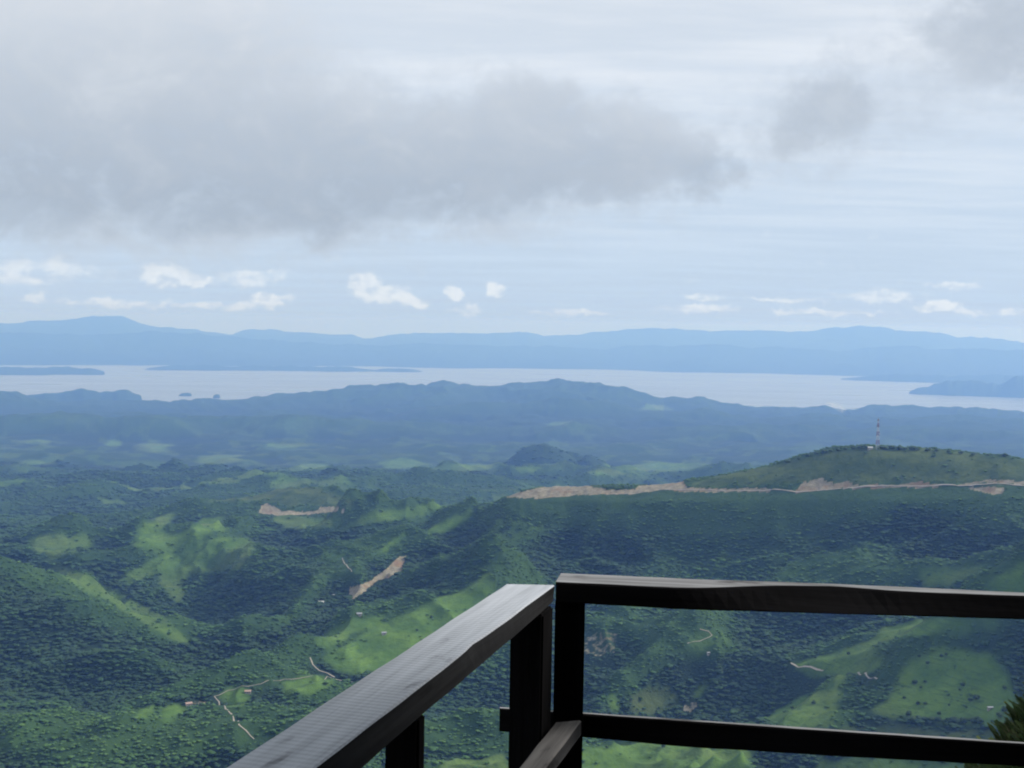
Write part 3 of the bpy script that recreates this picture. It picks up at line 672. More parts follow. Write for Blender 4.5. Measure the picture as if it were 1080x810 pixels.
PATHS = [
 ('path', 3.2, [(226,735),(231,741),(238,749),(246,758),(252,765),(260,772),(268,780)]),
 ('path', 3.6, [(327,695),(330,702),(337,708),(345,711),(353,715)]),
 ('path', 2.4, [(226,735),(240,729),(262,725),(275,722),(290,719),(300,717.5),(315,716),(330,713.5),(345,714.5),(353,717),(372,720)]),
 ('path', 3.0, [(738,666),(747,668),(751,671),(748,675),(738,678),(725,680)]),
 ('path', 5.0, [(834,702),(842,704.5),(855,707),(868,710),(884,713.5)]), ('path', 5.0, [(905,711),(914,714),(925,717)]),
 ('path', 3.0, [(361,589),(365,596),(371,604)]),
 ('road', 7.0, [(640,522),(680,519.5),(722,517.5),(765,518),(812,518),(838,520),(870,517),(905,515),(950,514),(990,513.5),(1030,512),(1085,513)]),
]
path_lines = []
for nm, w_, pp in PATHS:
    hits = [ground_hit(*p) for p in pp]
    ok = [hits[0]]
    for h_ in hits[1:]:                                    # keep to one hillside: no jumps across a hollow
        if abs(math.hypot(h_.x, h_.y) - math.hypot(ok[-1].x, ok[-1].y)) < (140 if pp[0][0] < 500 else 70): ok.append(h_)
    hits = ok if len(ok) > 1 else hits[:2]
    # resample
    out = []
    for a, b_ in zip(hits[:-1], hits[1:]):
        n = max(2, int((b_ - a).length / 8))
        for i in range(n): out.append(a.lerp(b_, i / n))
    out.append(hits[-1]); path_lines.append((nm, w_, out))
allp = np.array([(p.x, p.y) for _, _, L in path_lines for p in L])

lowveg = (soil > 0.3) * 1.0                                # only low growth just below the bare cuts and along the tracks
for p in allp:
    i = int(np.interp(math.log(math.hypot(*p)), lr, np.arange(len(lr)))); j = int(np.interp(math.atan2(p[0], p[1]), az, np.arange(len(az))))
    lowveg[max(i - 1, 0):i + 2, max(j - 2, 0):j + 3] = 1
lv = lowveg.copy()
for k in range(1, 7): lv[:-k] = np.maximum(lv[:-k], lowveg[k:])
lowveg = lv
dzr = np.gradient(Zt, axis=0) / np.gradient(D_, axis=0); dza = np.gradient(Zt, axis=1) / (D_ * np.gradient(AZ, axis=1))
steep = np.clip((1 + blur(dzr ** 2 + dza ** 2, 1, 2)) ** 0.8, 1, 2.1)          # steep ground carries more trees per map area
def scatter(d0, d1, sp, keepf):
    sp = sp / 1.45
    n = int((d1 * d1 - d0 * d0) * 0.5 * 0.94 / (sp * sp))
    # jittered grid in the sector
    xs = np.arange(-d1 * 0.47, d1 * 0.47, sp); ys = np.arange(d0 * 0.86, d1, sp)
    X, Y = np.meshgrid(xs, ys); X = X + rng.uniform(-.5, .5, X.shape) * sp * 1.1; Y = Y + rng.uniform(-.5, .5, Y.shape) * sp * 1.1
    X, Y = X.ravel(), Y.ravel(); d = np.hypot(X, Y); a = np.arctan2(X, Y)
    k = (d > d0) & (d < d1) & (np.abs(a) < 0.455)
    X, Y = X[k], Y[k]
    f = tz(X, Y); p, s, z = f(pas), f(soil), f(Zt)
    u = rng.uniform(0, 1, len(X)); cl = pn(X / 35, Y / 35, 201)
    pf = np.clip(1 - 1.25 * p, 0.0, 1) + 0.16 * (cl > 0.28) * (d[:] < 9e9)[k] + 0.10 * (p < .62) * (cl > .1) + 0.10 * f(dry) * (cl > -.1)
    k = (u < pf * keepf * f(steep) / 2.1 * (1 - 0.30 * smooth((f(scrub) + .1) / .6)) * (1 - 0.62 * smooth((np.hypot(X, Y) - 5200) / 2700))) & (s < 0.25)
    return X[k], Y[k], z[k], p[k], f(scrub)[k], f(lowveg)[k]
sx, sy, sz, sp_, ss = [], [], [], [], []   # position, cover, size
for d0, d1, sp, kf, sc in ((1230, 2000, 5.9, .97, 4.1), (2000, 2800, 6.7, .95, 4.5), (2800, 4300, 9.0, .9, 5.6), (4300, 6200, 13.0, .8, 7.2), (6200, 8000, 20.0, .6, 9.0)):
    X, Y, z, p, scr, low = scatter(d0, d1, sp, kf)
    big = np.clip(np.exp(rng.normal(-0.12, 0.30, len(X))), 0.45, 1.75) + 0.22 * fbm(X / 90, Y / 90, 2, 211)
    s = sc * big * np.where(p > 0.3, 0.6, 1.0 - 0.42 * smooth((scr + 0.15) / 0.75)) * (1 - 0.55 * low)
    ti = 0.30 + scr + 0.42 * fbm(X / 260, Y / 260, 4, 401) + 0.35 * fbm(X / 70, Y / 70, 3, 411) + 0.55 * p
    sx.append(X); sy.append(Y); sz.append(z); ss.append(s); sp_.append(np.clip(ti, 0, 1))
sx, sy, sz, ss, sp_ = map(np.concatenate, (sx, sy, sz, ss, sp_))
# clear the roads and paths
bl = np.ones(len(sx), bool)
for p in allp: bl &= (np.abs(sx - p[0]) > 5.5) | (np.abs(sy - p[1]) > 5.5)
vis_px, vis_py = project(sx, sy, sz)
bl &= (vis_py < 900)
sx, sy, sz, ss, sp_ = sx[bl], sy[bl], sz[bl], ss[bl], sp_[bl]

fm = bpy.data.meshes.new('forest'); fm.vertices.add(len(sx))
fm.vertices.foreach_set('co', np.stack([sx, sy, sz + ss * 0.12], -1).ravel().astype(np.float32))
for nm, typ, arr in (('tscale', 'FLOAT', ss), ('tint', 'FLOAT', sp_), ('trot', 'FLOAT', rng.uniform(0, 6.28, len(sx))), ('ztall', 'FLOAT', rng.uniform(0.36, 0.70, len(sx)))):
    a = fm.attributes.new(nm, typ, 'POINT'); a.data.foreach_set('value', arr.astype(np.float32))
a = fm.attributes.new('tvar', 'INT', 'POINT'); a.data.foreach_set('value', rng.integers(0, len(TREE), len(sx)).astype(np.int32))
forest = bpy.data.objects.new('forest', fm); C.objects.link(forest)
tag(forest, 'dark green broadleaf forest covering the hillsides and gullies', 'forest', kind='stuff')
def gn_scatter(obj, coll, tilt=False):
    ng = bpy.data.node_groups.new('scatter', 'GeometryNodeTree'); T = NT(ng)
    ng.interface.new_socket('Geometry', in_out='INPUT', socket_type='NodeSocketGeometry'); ng.interface.new_socket('Geometry', in_out='OUTPUT', socket_type='NodeSocketGeometry')
    gi, go = T.new('NodeGroupInput'), T.new('NodeGroupOutput')
    ip = T.new('GeometryNodeInstanceOnPoints'); ci = T.new('GeometryNodeCollectionInfo')
    ci.inputs['Collection'].default_value = coll; ci.inputs['Separate Children'].default_value = True; ci.inputs['Reset Children'].default_value = True
    def na(n, t):
        nd = T.new('GeometryNodeInputNamedAttribute', data_type=t); nd.inputs['Name'].default_value = n; return nd.outputs['Attribute']
    T.link(gi.outputs[0], ip.inputs['Points']); T.link(ci.outputs[0], ip.inputs['Instance'])
    ip.inputs['Pick Instance'].default_value = True
    T.link(na('tvar', 'INT'), ip.inputs['Instance Index'])
    cr = T.new('ShaderNodeCombineXYZ'); T.link(na('trot', 'FLOAT'), cr.inputs[2])
    er = T.new('FunctionNodeEulerToRotation'); T.link(cr.outputs[0], er.inputs[0]); T.link(er.outputs[0], ip.inputs['Rotation'])
    cs = T.new('ShaderNodeCombineXYZ'); sc = na('tscale', 'FLOAT'); T.link(sc, cs.inputs[0]); T.link(sc, cs.inputs[1])
    T.link(T.math('MULTIPLY', sc, na('ztall', 'FLOAT')), cs.inputs[2])
    T.link(cs.outputs[0], ip.inputs['Scale'])
    T.link(ip.outputs[0], go.inputs[0])
    md = obj.modifiers.new('scatter', 'NODES'); md.node_group = ng
gn_scatter(forest, tree_coll)

# roads and paths as draped ribbons
M_ROAD = flat('pale_gravel', (0.30, 0.27, 0.225), 0.9, 0.2, 0.2)
for nm, w_, L in path_lines:
    bm = bmesh.new(); prev = None
    for i, p in enumerate(L):
        t = (L[min(i + 1, len(L) - 1)] - L[max(i - 1, 0)]); t.z = 0; t.normalize(); nrm = Vector((-t.y, t.x, 0))
        ww = w_ * (0.35 + 0.35 * random.random())
        row = []
        for s in (-1, 1):
            q = p + nrm * s * ww / 2
            zz = float(tz(np.array([q.x]), np.array([q.y]))(Zt)[0])
            row.append((q.x, q.y, zz))
        zc = max(row[0][2], row[1][2]) + 0.7
        row = [bm.verts.new((a, b_, 0.5 * (c + zc) + .3)) for a, b_, c in row]
        if prev: bm.faces.new((prev[0], prev[1], row[1], row[0]))
        prev = row
    tag(from_bm(nm, bm, M_ROAD, smooth=True), kind='structure')

# ------------------------------------------------------------------ near hillside under the lookout
def hill_z(x, y):
    r = np.hypot(x, y)
    z = -0.9 - 0.62 * np.maximum(y + 1.0, 0) * (0.6 + 0.4 * smooth(r / 60)) - 0.0 * x
    z = z - 0.18 * np.maximum(-x, 0)
    return z + BANK_H * smooth((x - 4.2) / 6.0) * np.exp(-((y - 15.0) / 9.0) ** 2)
BANK_H = 8.0
ra = np.linspace(-math.pi, math.pi, 241); rr = np.r_[np.linspace(0.02, 40, 120), np.linspace(42, 330, 60)]
RA, RR = np.meshgrid(ra, rr); hx, hy = RR * np.sin(RA), RR * np.cos(RA)
hz = hill_z(hx, hy) + 0.22 * fbm(hx / 1.4, hy / 1.4, 4, 301) * np.clip(RR / 4, 0, 1) + 3 * fbm(hx / 40, hy / 40, 3, 311) * smooth((RR - 20) / 60)
# meet the big terrain at the rim
rim = np.where(hy > 0, tz(RR[-1] * np.sin(ra), np.maximum(RR[-1] * np.cos(ra), 1.0))(Zt)[None, :], hz)
wgt = smooth((RR - 120) / 180) * (np.abs(RA) < 0.68)
hz = hz * (1 - wgt) + (rim - 4) * wgt
M_HILL, T, b = mat('hillside_soil')
g = T.new('ShaderNodeNewGeometry'); n = T.noise(g.outputs['Position'], 2.2, 5, 0.65)
T.link(T.mix(T.step(n, .35, .65), (0.03, 0.034, 0.014), (0.085, 0.072, 0.035)), b.inputs['Base Color']); b.inputs['Roughness'].default_value = 0.95
tag(link_mesh('hillside', grid_mesh('hillside', np.stack([hx, hy, hz], -1)), M_HILL), kind='structure')

# grass and weeds on the bank
def tuft_mesh(name, seed, n=34, h=0.55, leafy=False):
    r = random.Random(seed); bm = bmesh.new()
    for k in range(n):
        a = r.uniform(0, 6.283); q = r.uniform(0, 0.12); lean = r.uniform(0.1, 0.75); hh = h * r.uniform(0.5, 1.1); w = (0.05 if leafy else 0.011) * r.uniform(.7, 1.4)
        b0 = Vector((math.cos(a) * q, math.sin(a) * q, -0.03)); side = Vector((-math.sin(a), math.cos(a), 0)); out = Vector((math.cos(a), math.sin(a), 0))
        prev = None; S = 4
        for i in range(S + 1):
            t = i / S
            c = b0 + out * lean * hh * t * t + Vector((0, 0, hh * (t - 0.35 * lean * t * t)))
            ww = w * ((0.25 + 1.6 * t * (1.25 - t) * 1.3) if leafy else (1 - t * 0.9))
            row = (bm.verts.new(c - side * ww), bm.verts.new(c + side * ww))
            if prev: bm.faces.new((prev[0], prev[1], row[1], row[0]))
            prev = row
    me = bpy.data.meshes.new(name); bm.to_mesh(me); bm.free()
    return me
M_GRASS = mat_leaf('bank_grass', [(0, (0.045, 0.06, 0.018)), (0.4, (0.075, 0.085, 0.03)), (0.75, (0.12, 0.105, 0.05)), (1, (0.16, 0.13, 0.075))], 8.0)
M_WEED = mat_leaf('bank_weeds', [(0, (0.03, 0.055, 0.016)), (0.6, (0.05, 0.085, 0.024)), (1, (0.08, 0.10, 0.035))], 8.0)
gc = bpy.data.collections.new('bank_plants')
for k in range(4):
    me = tuft_mesh('grass_tuft', 50 + k, leafy=(k == 3), n=(34 if k < 3 else 22)); me.materials.append(M_GRASS if k < 3 else M_WEED)
    gc.objects.link(bpy.data.objects.new('grass_tuft', me))
N = 9000
gx = rng.uniform(3.5, 13.0, N); gy = rng.uniform(8.5, 22.0, N)
hzf = hill_z(gx, gy) + 0.22 * fbm(gx / 1.4, gy / 1.4, 4, 301) * np.clip(np.hypot(gx, gy) / 4, 0, 1)
gme = bpy.data.meshes.new('grass'); gme.vertices.add(N); gme.vertices.foreach_set('co', np.stack([gx, gy, hzf], -1).ravel().astype(np.float32))
for nm, arr in (('tscale', rng.uniform(0.45, 1.2, N)), ('trot', rng.uniform(0, 6.28, N)), ('ztall', rng.uniform(0.7, 1.15, N))):
    a = gme.attributes.new(nm, 'FLOAT', 'POINT'); a.data.foreach_set('value', arr.astype(np.float32))
a = gme.attributes.new('tvar', 'INT', 'POINT'); a.data.foreach_set('value', rng.choice([0, 1, 2, 3], N, p=[.16, .16, .16, .52]).astype(np.int32))
go_ = bpy.data.objects.new('grass', gme); C.objects.link(go_)
tag(go_, 'dry olive brown grass and weeds on the steep bank beside the deck', 'grass', kind='stuff')
gn_scatter(go_, gc)

# ------------------------------------------------------------------ roofed lookout the railing belongs to (floor, roof and walls are outside the frame and shade the timber)
TH = math.atan2(360.0, F)                                   # heading of the left run of railing
dirL = Vector((math.sin(TH), math.cos(TH), 0)); latL = Vector((math.cos(TH), -math.sin(TH), 0))
shelter = empty('viewing_shelter', (0.6, -0.8, 0))
tag(shelter, 'dark timber roofed viewing shelter enclosed by the corner railing', 'shelter')
def prism(name, poly, z0, z1, m, parent):
    bm = bmesh.new(); o = parent.location
    A = [bm.verts.new((x - o.x, y - o.y, z0)) for x, y in poly]; B = [bm.verts.new((x - o.x, y - o.y, z1)) for x, y in poly]
    n = len(poly)
    bm.faces.new(A[::-1]); bm.faces.new(B)
    for i in range(n): bm.faces.new((A[i], A[(i + 1) % n], B[(i + 1) % n], B[i]))
    return from_bm(name, bm, m, parent)
cornr = Vector((0.10, 2.66, 0)); cr_r = Vector((4.6, 2.16, 0)); lb = cornr - dirL * 7.4 + Vector((-0.14, 0, 0))
floor_poly = [(cornr.x - .18, cornr.y), (cornr.x, cornr.y), (cr_r.x, cr_r.y), (4.6, -4.4), (lb.x, -4.4)]
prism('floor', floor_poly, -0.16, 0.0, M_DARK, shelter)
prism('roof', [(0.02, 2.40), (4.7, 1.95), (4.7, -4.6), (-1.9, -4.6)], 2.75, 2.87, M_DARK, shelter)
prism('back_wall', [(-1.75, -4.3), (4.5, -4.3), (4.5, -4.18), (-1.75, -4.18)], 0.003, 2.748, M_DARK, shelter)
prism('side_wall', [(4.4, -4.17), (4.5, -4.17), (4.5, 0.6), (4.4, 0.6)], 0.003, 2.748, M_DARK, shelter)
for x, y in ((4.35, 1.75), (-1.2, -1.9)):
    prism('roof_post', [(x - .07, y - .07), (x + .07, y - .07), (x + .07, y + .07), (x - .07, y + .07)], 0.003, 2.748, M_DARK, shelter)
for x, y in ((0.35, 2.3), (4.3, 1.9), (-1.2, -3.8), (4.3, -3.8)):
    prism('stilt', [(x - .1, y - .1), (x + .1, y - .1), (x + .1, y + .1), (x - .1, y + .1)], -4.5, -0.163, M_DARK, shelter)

# ------------------------------------------------------------------ wooden railing
railing = empty('wooden_railing', (cornr.x, cornr.y - 0.1, 0))
tag(railing, 'weathered dark wooden corner railing with flat grey top boards in front of the valley', 'railing')
ZT, TK = 1.068, 0.046
def extend(pts_, d):                                      # one more point beyond the last
    v = (pts_[-1] - pts_[-2]).normalized(); return pts_ + [pts_[-1] + v * d]
def plank(name, edges, mats, faces_mat, parent, closed_seed=0):
    """edges: four lists of world points (same length): back-top, front-top, front-bottom, back-bottom"""
    o = edges[0][0].copy(); x = (edges[0][-1] - edges[0][0]).normalized(); y = Vector((0, 0, 1)).cross(x).normalized(); z = x.cross(y)
    M = Matrix((x, y, z)).transposed().to_4x4(); M.translation = o; Mi = M.inverted()
    # resample along the length and round the arrises a little
    n = 90; rows = []
    rr_ = random.Random(closed_seed)
    L = [(edges[0][-1] - edges[0][0]).length]
    def samp(e, t):
        s = t * (len(e) - 1); i = min(int(s), len(e) - 2); return e[i].lerp(e[i + 1], s - i)
    bm = bmesh.new()
    for k in range(n + 1):
        t = k / n
        c = [Mi @ samp(e, t) for e in edges]
        ring = []
        for i in range(4):
            a, p, q = c[i], c[i - 1], c[(i + 1) % 4]
            b_ = 0.0032 * (1 + 0.35 * math.sin(t * 37 + i * 2 + closed_seed) * math.sin(t * 91 + i))
            ring.append(a + (p - a).normalized() * b_); ring.append(a + (q - a).normalized() * b_)
        rows.append([bm.verts.new(v) for v in ring])
    # ring order per corner i: [toward i-1, toward i+1]; side faces: between corner i (second) and corner i+1 (first)
    for r0, r1 in zip(rows[:-1], rows[1:]):
        for j in range(8):
            f = bm.faces.new((r0[j], r0[(j + 1) % 8], r1[(j + 1) % 8], r1[j]))
            f.material_index = faces_mat[(j // 2)] if j % 2 else faces_mat[4]
    bm.faces.new(rows[0]).material_index = faces_mat[5]; bm.faces.new(rows[-1][::-1]).material_index = faces_mat[5]
    o_ = from_bm(name, bm, mats, None)
    o_.parent = parent; o_.matrix_world = M
    o_.matrix_parent_inverse = Matrix.Translation(parent.location).inverted()
    return o_
def resamp(px_pts, xs_):
    p = np.array(px_pts, float); return [(x, float(np.interp(x, p[:, 0], p[:, 1]))) for x in xs_]
# right top board (waney front arris)
xs_ = [586, 600, 620, 640, 660, 680, 700, 720, 740, 760, 780, 800, 820, 840, 860, 880, 900, 920, 940, 960, 980, 1000, 1020, 1040, 1060, 1080]
bt = [at_z(x + 6 * (1 - (x - 586) / 494), y, ZT) for x, y in resamp([(586,604),(720,610),(880,615.3),(1000,620.8),(1080,624.5)], xs_)]
ft = [at_z(x, y, ZT - 0.004) for x, y in resamp([(586,614),(640,616.5),(720,620.3),(760,620),(793,618.4),(830,617.8),(870,618.2),(905,620.3),(940,623.4),(1000,626),(1080,629)], xs_)]
fb = [at_z(x, y, ZT - TK) for x, y in resamp([(586,636),(617,637),(720,643),(900,648.3),(1080,653.5)], xs_)]
bb = [Vector((p.x, p.y, ZT - TK)) + Vector((0, .0, 0)) for p in bt]
bt, ft, fb, bb = (extend(e, 1.5) for e in (bt, ft, fb, bb))
# keep the extension evenly sampled
def even(e, n=60):
    L = [0.0]
    for a, b_ in zip(e[:-1], e[1:]): L.append(L[-1] + (b_ - a).length)
    out = []
    for k in range(n + 1):
        s = L[-1] * k / n; i = max(0, min(len(e) - 2, int(np.searchsorted(L, s)) - 1)); u = (s - L[i]) / max(1e-9, L[i + 1] - L[i]); out.append(e[i].lerp(e[i + 1], u))
    return out
bt, ft, fb, bb = map(even, (bt, ft, fb, bb))
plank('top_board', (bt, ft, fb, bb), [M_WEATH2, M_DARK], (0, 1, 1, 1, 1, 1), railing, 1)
# left top board, running back past the viewer
le = [at_z(533, 616, ZT), at_z(430, 683.5, ZT), at_z(236, 810, ZT)]
re_ = [at_z(x, y, ZT) for x, y in ((585, 617), (560, 635), (533, 655), (505, 675), (498, 678.5), (491, 687), (470, 703), (420, 741.5), (360, 788), (334, 808))]
rb = [at_z(x, y, ZT - TK) for x, y in ((583, 636), (537, 677), (443, 757), (383, 810))]
le, re_, rb = (even(extend(e, 2.6), 60) for e in (le, re_, rb))
lbm = [Vector((p.x, p.y, ZT - TK)) for p in le]
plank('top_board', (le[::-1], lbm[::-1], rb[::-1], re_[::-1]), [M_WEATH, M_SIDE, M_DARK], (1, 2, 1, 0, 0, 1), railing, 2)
# posts
def post(x, y, lat, dr, w, l, z0, z1):
    bm = bmesh.new(); res = bmesh.ops.create_cube(bm, size=1)
    for v in res['verts']: v.co = Vector((v.co.z, v.co.x * w, v.co.y * l))   # local X runs up the post (grain)
    bmesh.ops.scale(bm, vec=(z1 - z0, 1, 1), verts=bm.verts)
    bmesh.ops.bevel(bm, geom=bm.edges[:], offset=0.004, segments=2, affect='EDGES')
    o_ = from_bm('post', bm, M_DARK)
    M = Matrix((Vector((0, 0, 1)), lat, Vector((0, 0, 1)).cross(lat))).transposed().to_4x4(); M.translation = (x, y, (z0 + z1) / 2)
    o_.parent = railing; o_.matrix_world = M; o_.matrix_parent_inverse = Matrix.Translation(railing.location).inverted()
    return o_
dirR = (fb[-1] - fb[0]); dirR.z = 0; dirR.normalize()
nR = Vector((-dirR.y, dirR.x, 0))
def corner_xy(px, Z):                                       # on the level of a mid-post pixel
    r = ray(px, 660); return Vector((r.x, r.y, 0)) * (Z / r.y)
a0 = corner_xy(585.0, 2.535); w = 0.0625
c0 = a0 + dirR * w / 2 + nR * 0.0315
post(c0.x, c0.y, dirR, nR, w, 0.063, 0.0, ZT - TK - 0.001)
c1 = c0 + dirR * 2.05; post(c1.x, c1.y, dirR, nR, w, 0.063, 0.0, ZT - TK - 0.001)
fr = corner_xy(583.0, 2.49); cB = fr - latL * 0.034 - dirL * 0.042
post(cB.x, cB.y, latL, dirL, 0.068, 0.084, 0.0, ZT - TK - 0.001)
p_ = at_z(443, 757, ZT - TK); cC = Vector((p_.x, p_.y, 0)) - latL * 0.028 + dirL * 0.013
post(cC.x, cC.y, latL, dirL, 0.053, 0.03, 0.0, ZT - TK - 0.001)
cD = cC - dirL * 1.9; post(cD.x, cD.y, latL, dirL, 0.053, 0.06, 0.0, ZT - TK - 0.001)
# lower rails
zl = 1.6 - 0.83
bt = [at_z(x, y, zl) for x, y in ((527, 745), (617, 751), (720, 758), (900, 770), (1080, 782.3))]
ft = [at_z(x, y, zl) for x, y in ((527, 747.3), (617, 753.3), (720, 760.5), (900, 773), (1080, 785))]
fb = [at_z(x, y, zl - .05) for x, y in ((527, 772), (617, 778), (720, 788), (900, 799), (1080, 808.7))]
bb = [Vector((p.x, p.y, zl - .05)) for p in bt]
bt, ft, fb, bb = (even(extend(e, 1.5)) for e in (bt, ft, fb, bb))
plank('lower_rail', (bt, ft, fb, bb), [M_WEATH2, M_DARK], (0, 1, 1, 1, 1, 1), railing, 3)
zl = 1.6 - 0.815
le = [at_z(585, 762, zl), at_z(546.7, 810, zl)]; re_ = [at_z(613, 759.5, zl), at_z(577, 807, zl)]; rb = [at_z(614, 779.5, zl - .034), at_z(595, 811, zl - .034)]
rb = [Vector((re_[0].x, re_[0].y, zl - .034)), Vector((re_[1].x, re_[1].y, zl - .034))]
le, re_, rb = (even(extend(e, 2.6)) for e in (le, re_, rb)); lbm = [Vector((p.x, p.y, zl - .034)) for p in le]
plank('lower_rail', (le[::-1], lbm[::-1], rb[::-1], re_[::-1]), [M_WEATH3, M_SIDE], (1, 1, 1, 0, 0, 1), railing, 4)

# ------------------------------------------------------------------ communication mast on the hill
M_RED, M_WHITE, M_STEEL = flat('mast_red', (0.25, 0.07, 0.06), .6), flat('mast_white', (0.5, 0.5, 0.5), .6), flat('mast_antenna', (0.16, 0.16, 0.18), .5)
mb_ = at(925.5, 473, 2500); base_z = float(tz(np.array([mb_.x]), np.array([mb_.y]))(Zt)[0])
mast = empty('communication_mast', (mb_.x, mb_.y, base_z))
tag(mast, 'tall red and white banded lattice mast on the grassy hilltop', 'radio mast')
Hm = at(925.5, 441.5, 2500).z - base_z
bm = bmesh.new(); SEG = 14
def mw(t): return 3.0 * (1 - t) + 1.0 * t
for k in range(SEG):
    t0, t1 = k / SEG, (k + 1) / SEG; mi = 0 if (k // 2) % 2 else 1
    c0s = [Vector((sx_ * mw(t0), sy_ * mw(t0), Hm * t0 - (1.5 if k == 0 else 0))) for sx_, sy_ in ((-1, -1), (1, -1), (1, 1), (-1, 1))]
    c1s = [Vector((sx_ * mw(t1), sy_ * mw(t1), Hm * t1)) for sx_, sy_ in ((-1, -1), (1, -1), (1, 1), (-1, 1))]
    for i in range(4):
        bar(bm, c0s[i], c1s[i], 0.20, mi); bar(bm, c1s[i], c1s[(i + 1) % 4], 0.11, mi)
        bar(bm, c0s[i], c1s[(i + 1) % 4], 0.10, mi); bar(bm, c0s[(i + 1) % 4], c1s[i], 0.10, mi)
from_bm('lattice', bm, [M_RED, M_WHITE], mast)
for z_, a_ in ((0.96, 0.2), (0.95, 2.3), (0.955, 4.4), (0.76, 1.2), (0.75, 3.3), (0.755, 5.4)):
    bm = bmesh.new(); r_ = mw(z_) * 1.35 + 0.3
    M = Matrix.Translation((math.cos(a_) * r_, math.sin(a_) * r_, Hm * z_)) @ Matrix.Rotation(a_, 4, 'Z')
    box(bm, -0.25, 0.25, -0.55, 0.55, -1.6, 1.6, 0, M); bar(bm, M @ Vector((-0.2, 0, 0)), M @ Vector((-r_ + mw(z_) * .9, 0, 0)), 0.12)
    from_bm('panel_antenna', bm, M_STEEL, mast)
for z_, a_ in ((0.6, -1.2), (0.43, -2.0), (0.5, -0.6)):
    bm = bmesh.new(); r_ = mw(z_) + 1.1; d = Vector((math.cos(a_), math.sin(a_), 0)); c = d * r_ + Vector((0, 0, Hm * z_))
    bar(bm, c - d * .5, c + d * .3, 1.1, 0, 14); bar(bm, c - d * 1.6, c - d * .45, 0.2)
    from_bm('dish_antenna', bm, M_WHITE, mast)
bm = bmesh.new(); bar(bm, (0, 0, Hm - .3), (0, 0, Hm + 3.5), 0.12); from_bm('lightning_rod', bm, M_STEEL, mast)

# ------------------------------------------------------------------ small far houses
M_WALLW, M_ZINC, M_RUST, M_DOOR = flat('white_wall', (0.32, 0.30, 0.28), .8), flat('zinc_roof', (0.25, 0.26, 0.28), .45), flat('rusty_roof', (0.36, 0.25, 0.20), .6), flat('dark_opening', (0.03, 0.03, 0.035), .4)
M_BRW = flat('white_roof', (0.42, 0.42, 0.41), .5)
def house(px, py, w, l, h, rz, roofm, label, cat='house', d=None):
    p = ground_hit(px, py) if d is None else at(px, py, d)
    if d is not None: p.z = float(tz(np.array([p.x]), np.array([p.y]))(Zt)[0])
    o = empty('house' if cat == 'house' else 'hut', p, rz); tag(o, label, cat)
    bm = bmesh.new(); box(bm, -w / 2, w / 2, -l / 2, l / 2, -2.5, h)
    for s in (-1, 1):                                     # gables
        bm.faces.new([bm.verts.new(v) for v in ((s * w / 2, -l / 2, h), (s * w / 2, l / 2, h), (s * w / 2, 0, h + l * .24))])
    from_bm('wall', bm, M_WALLW, o)
    bm = bmesh.new(); e = 0.6
    for s in (-1, 1):
        q = [Vector((-w / 2 - e, 0, h + l * .24 + .12)), Vector((w / 2 + e, 0, h + l * .24 + .12)), Vector((w / 2 + e, s * (l / 2 + e), h - .2)), Vector((-w / 2 - e, s * (l / 2 + e), h - .2))]
        A = [bm.verts.new(v) for v in q]; B = [bm.verts.new(v + Vector((0, 0, .18))) for v in q]
        bm.faces.new(A); bm.faces.new(B[::-1])
        for i in range(4): bm.faces.new((A[i], A[(i + 1) % 4], B[(i + 1) % 4], B[i]))
    from_bm('roof', bm, roofm, o)
    bm = bmesh.new(); box(bm, -.5, .5, -l / 2 - .04, -l / 2 + .02, 0, 2.0); from_bm('door', bm, M_DOOR, o)
    for s in (-.3, .3):
        bm = bmesh.new(); box(bm, s * w - .6, s * w + .6, -l / 2 - .04, -l / 2 + .02, 1.0, 2.0); from_bm('window', bm, M_DOOR, o)
    return o
HOUSES = []
def addh(*a, **k): HOUSES.append(house(*a, **k))
addh(338.5, 637, 10, 7, 3, .25, M_BRW, 'white roofed house in the dark forest left of the landslide scar')
addh(353, 629.5, 9, 7, 3, .5, M_ZINC, 'grey roofed house just below the landslide scar')
addh(379, 650.5, 8, 6, 3, .1, M_ZINC, 'grey roofed house at the top edge of the bright green spur')
addh(410, 533, 12, 8, 3.5, .2, M_BRW, 'white roofed house beyond the pale green saddle right of the scarred hill', d=4300)
addh(917.5, 473.5, 9, 7, 3.2, .1, M_BRW, 'small white equipment hut on the hilltop left of the mast', cat='hut', d=2500)
addh(747, 694.5, 4, 3.4, 2.2, .4, M_ZINC, 'lone pale roofed shed on the scrubby slope behind the right railing', cat='shed')
addh(1044.5, 748, 7, 3, 2.0, .1, M_BRW, 'low white roofed shed in the big open pasture at right', cat='shed')
addh(261.5, 731, 8, 5, 2.6, .1, M_RUST, 'brown roofed hut beside the mounded clearing above the pale track', cat='hut')
addh(199, 744, 8, 5, 2.6, .5, M_RUST, 'brown roofed hut at the edge of the small clearing low on the left', cat='hut')
addh(405, 669, 7, 5, 2.6, .3, M_ZINC, 'small grey shed in the middle of the bright green spur', cat='shed')

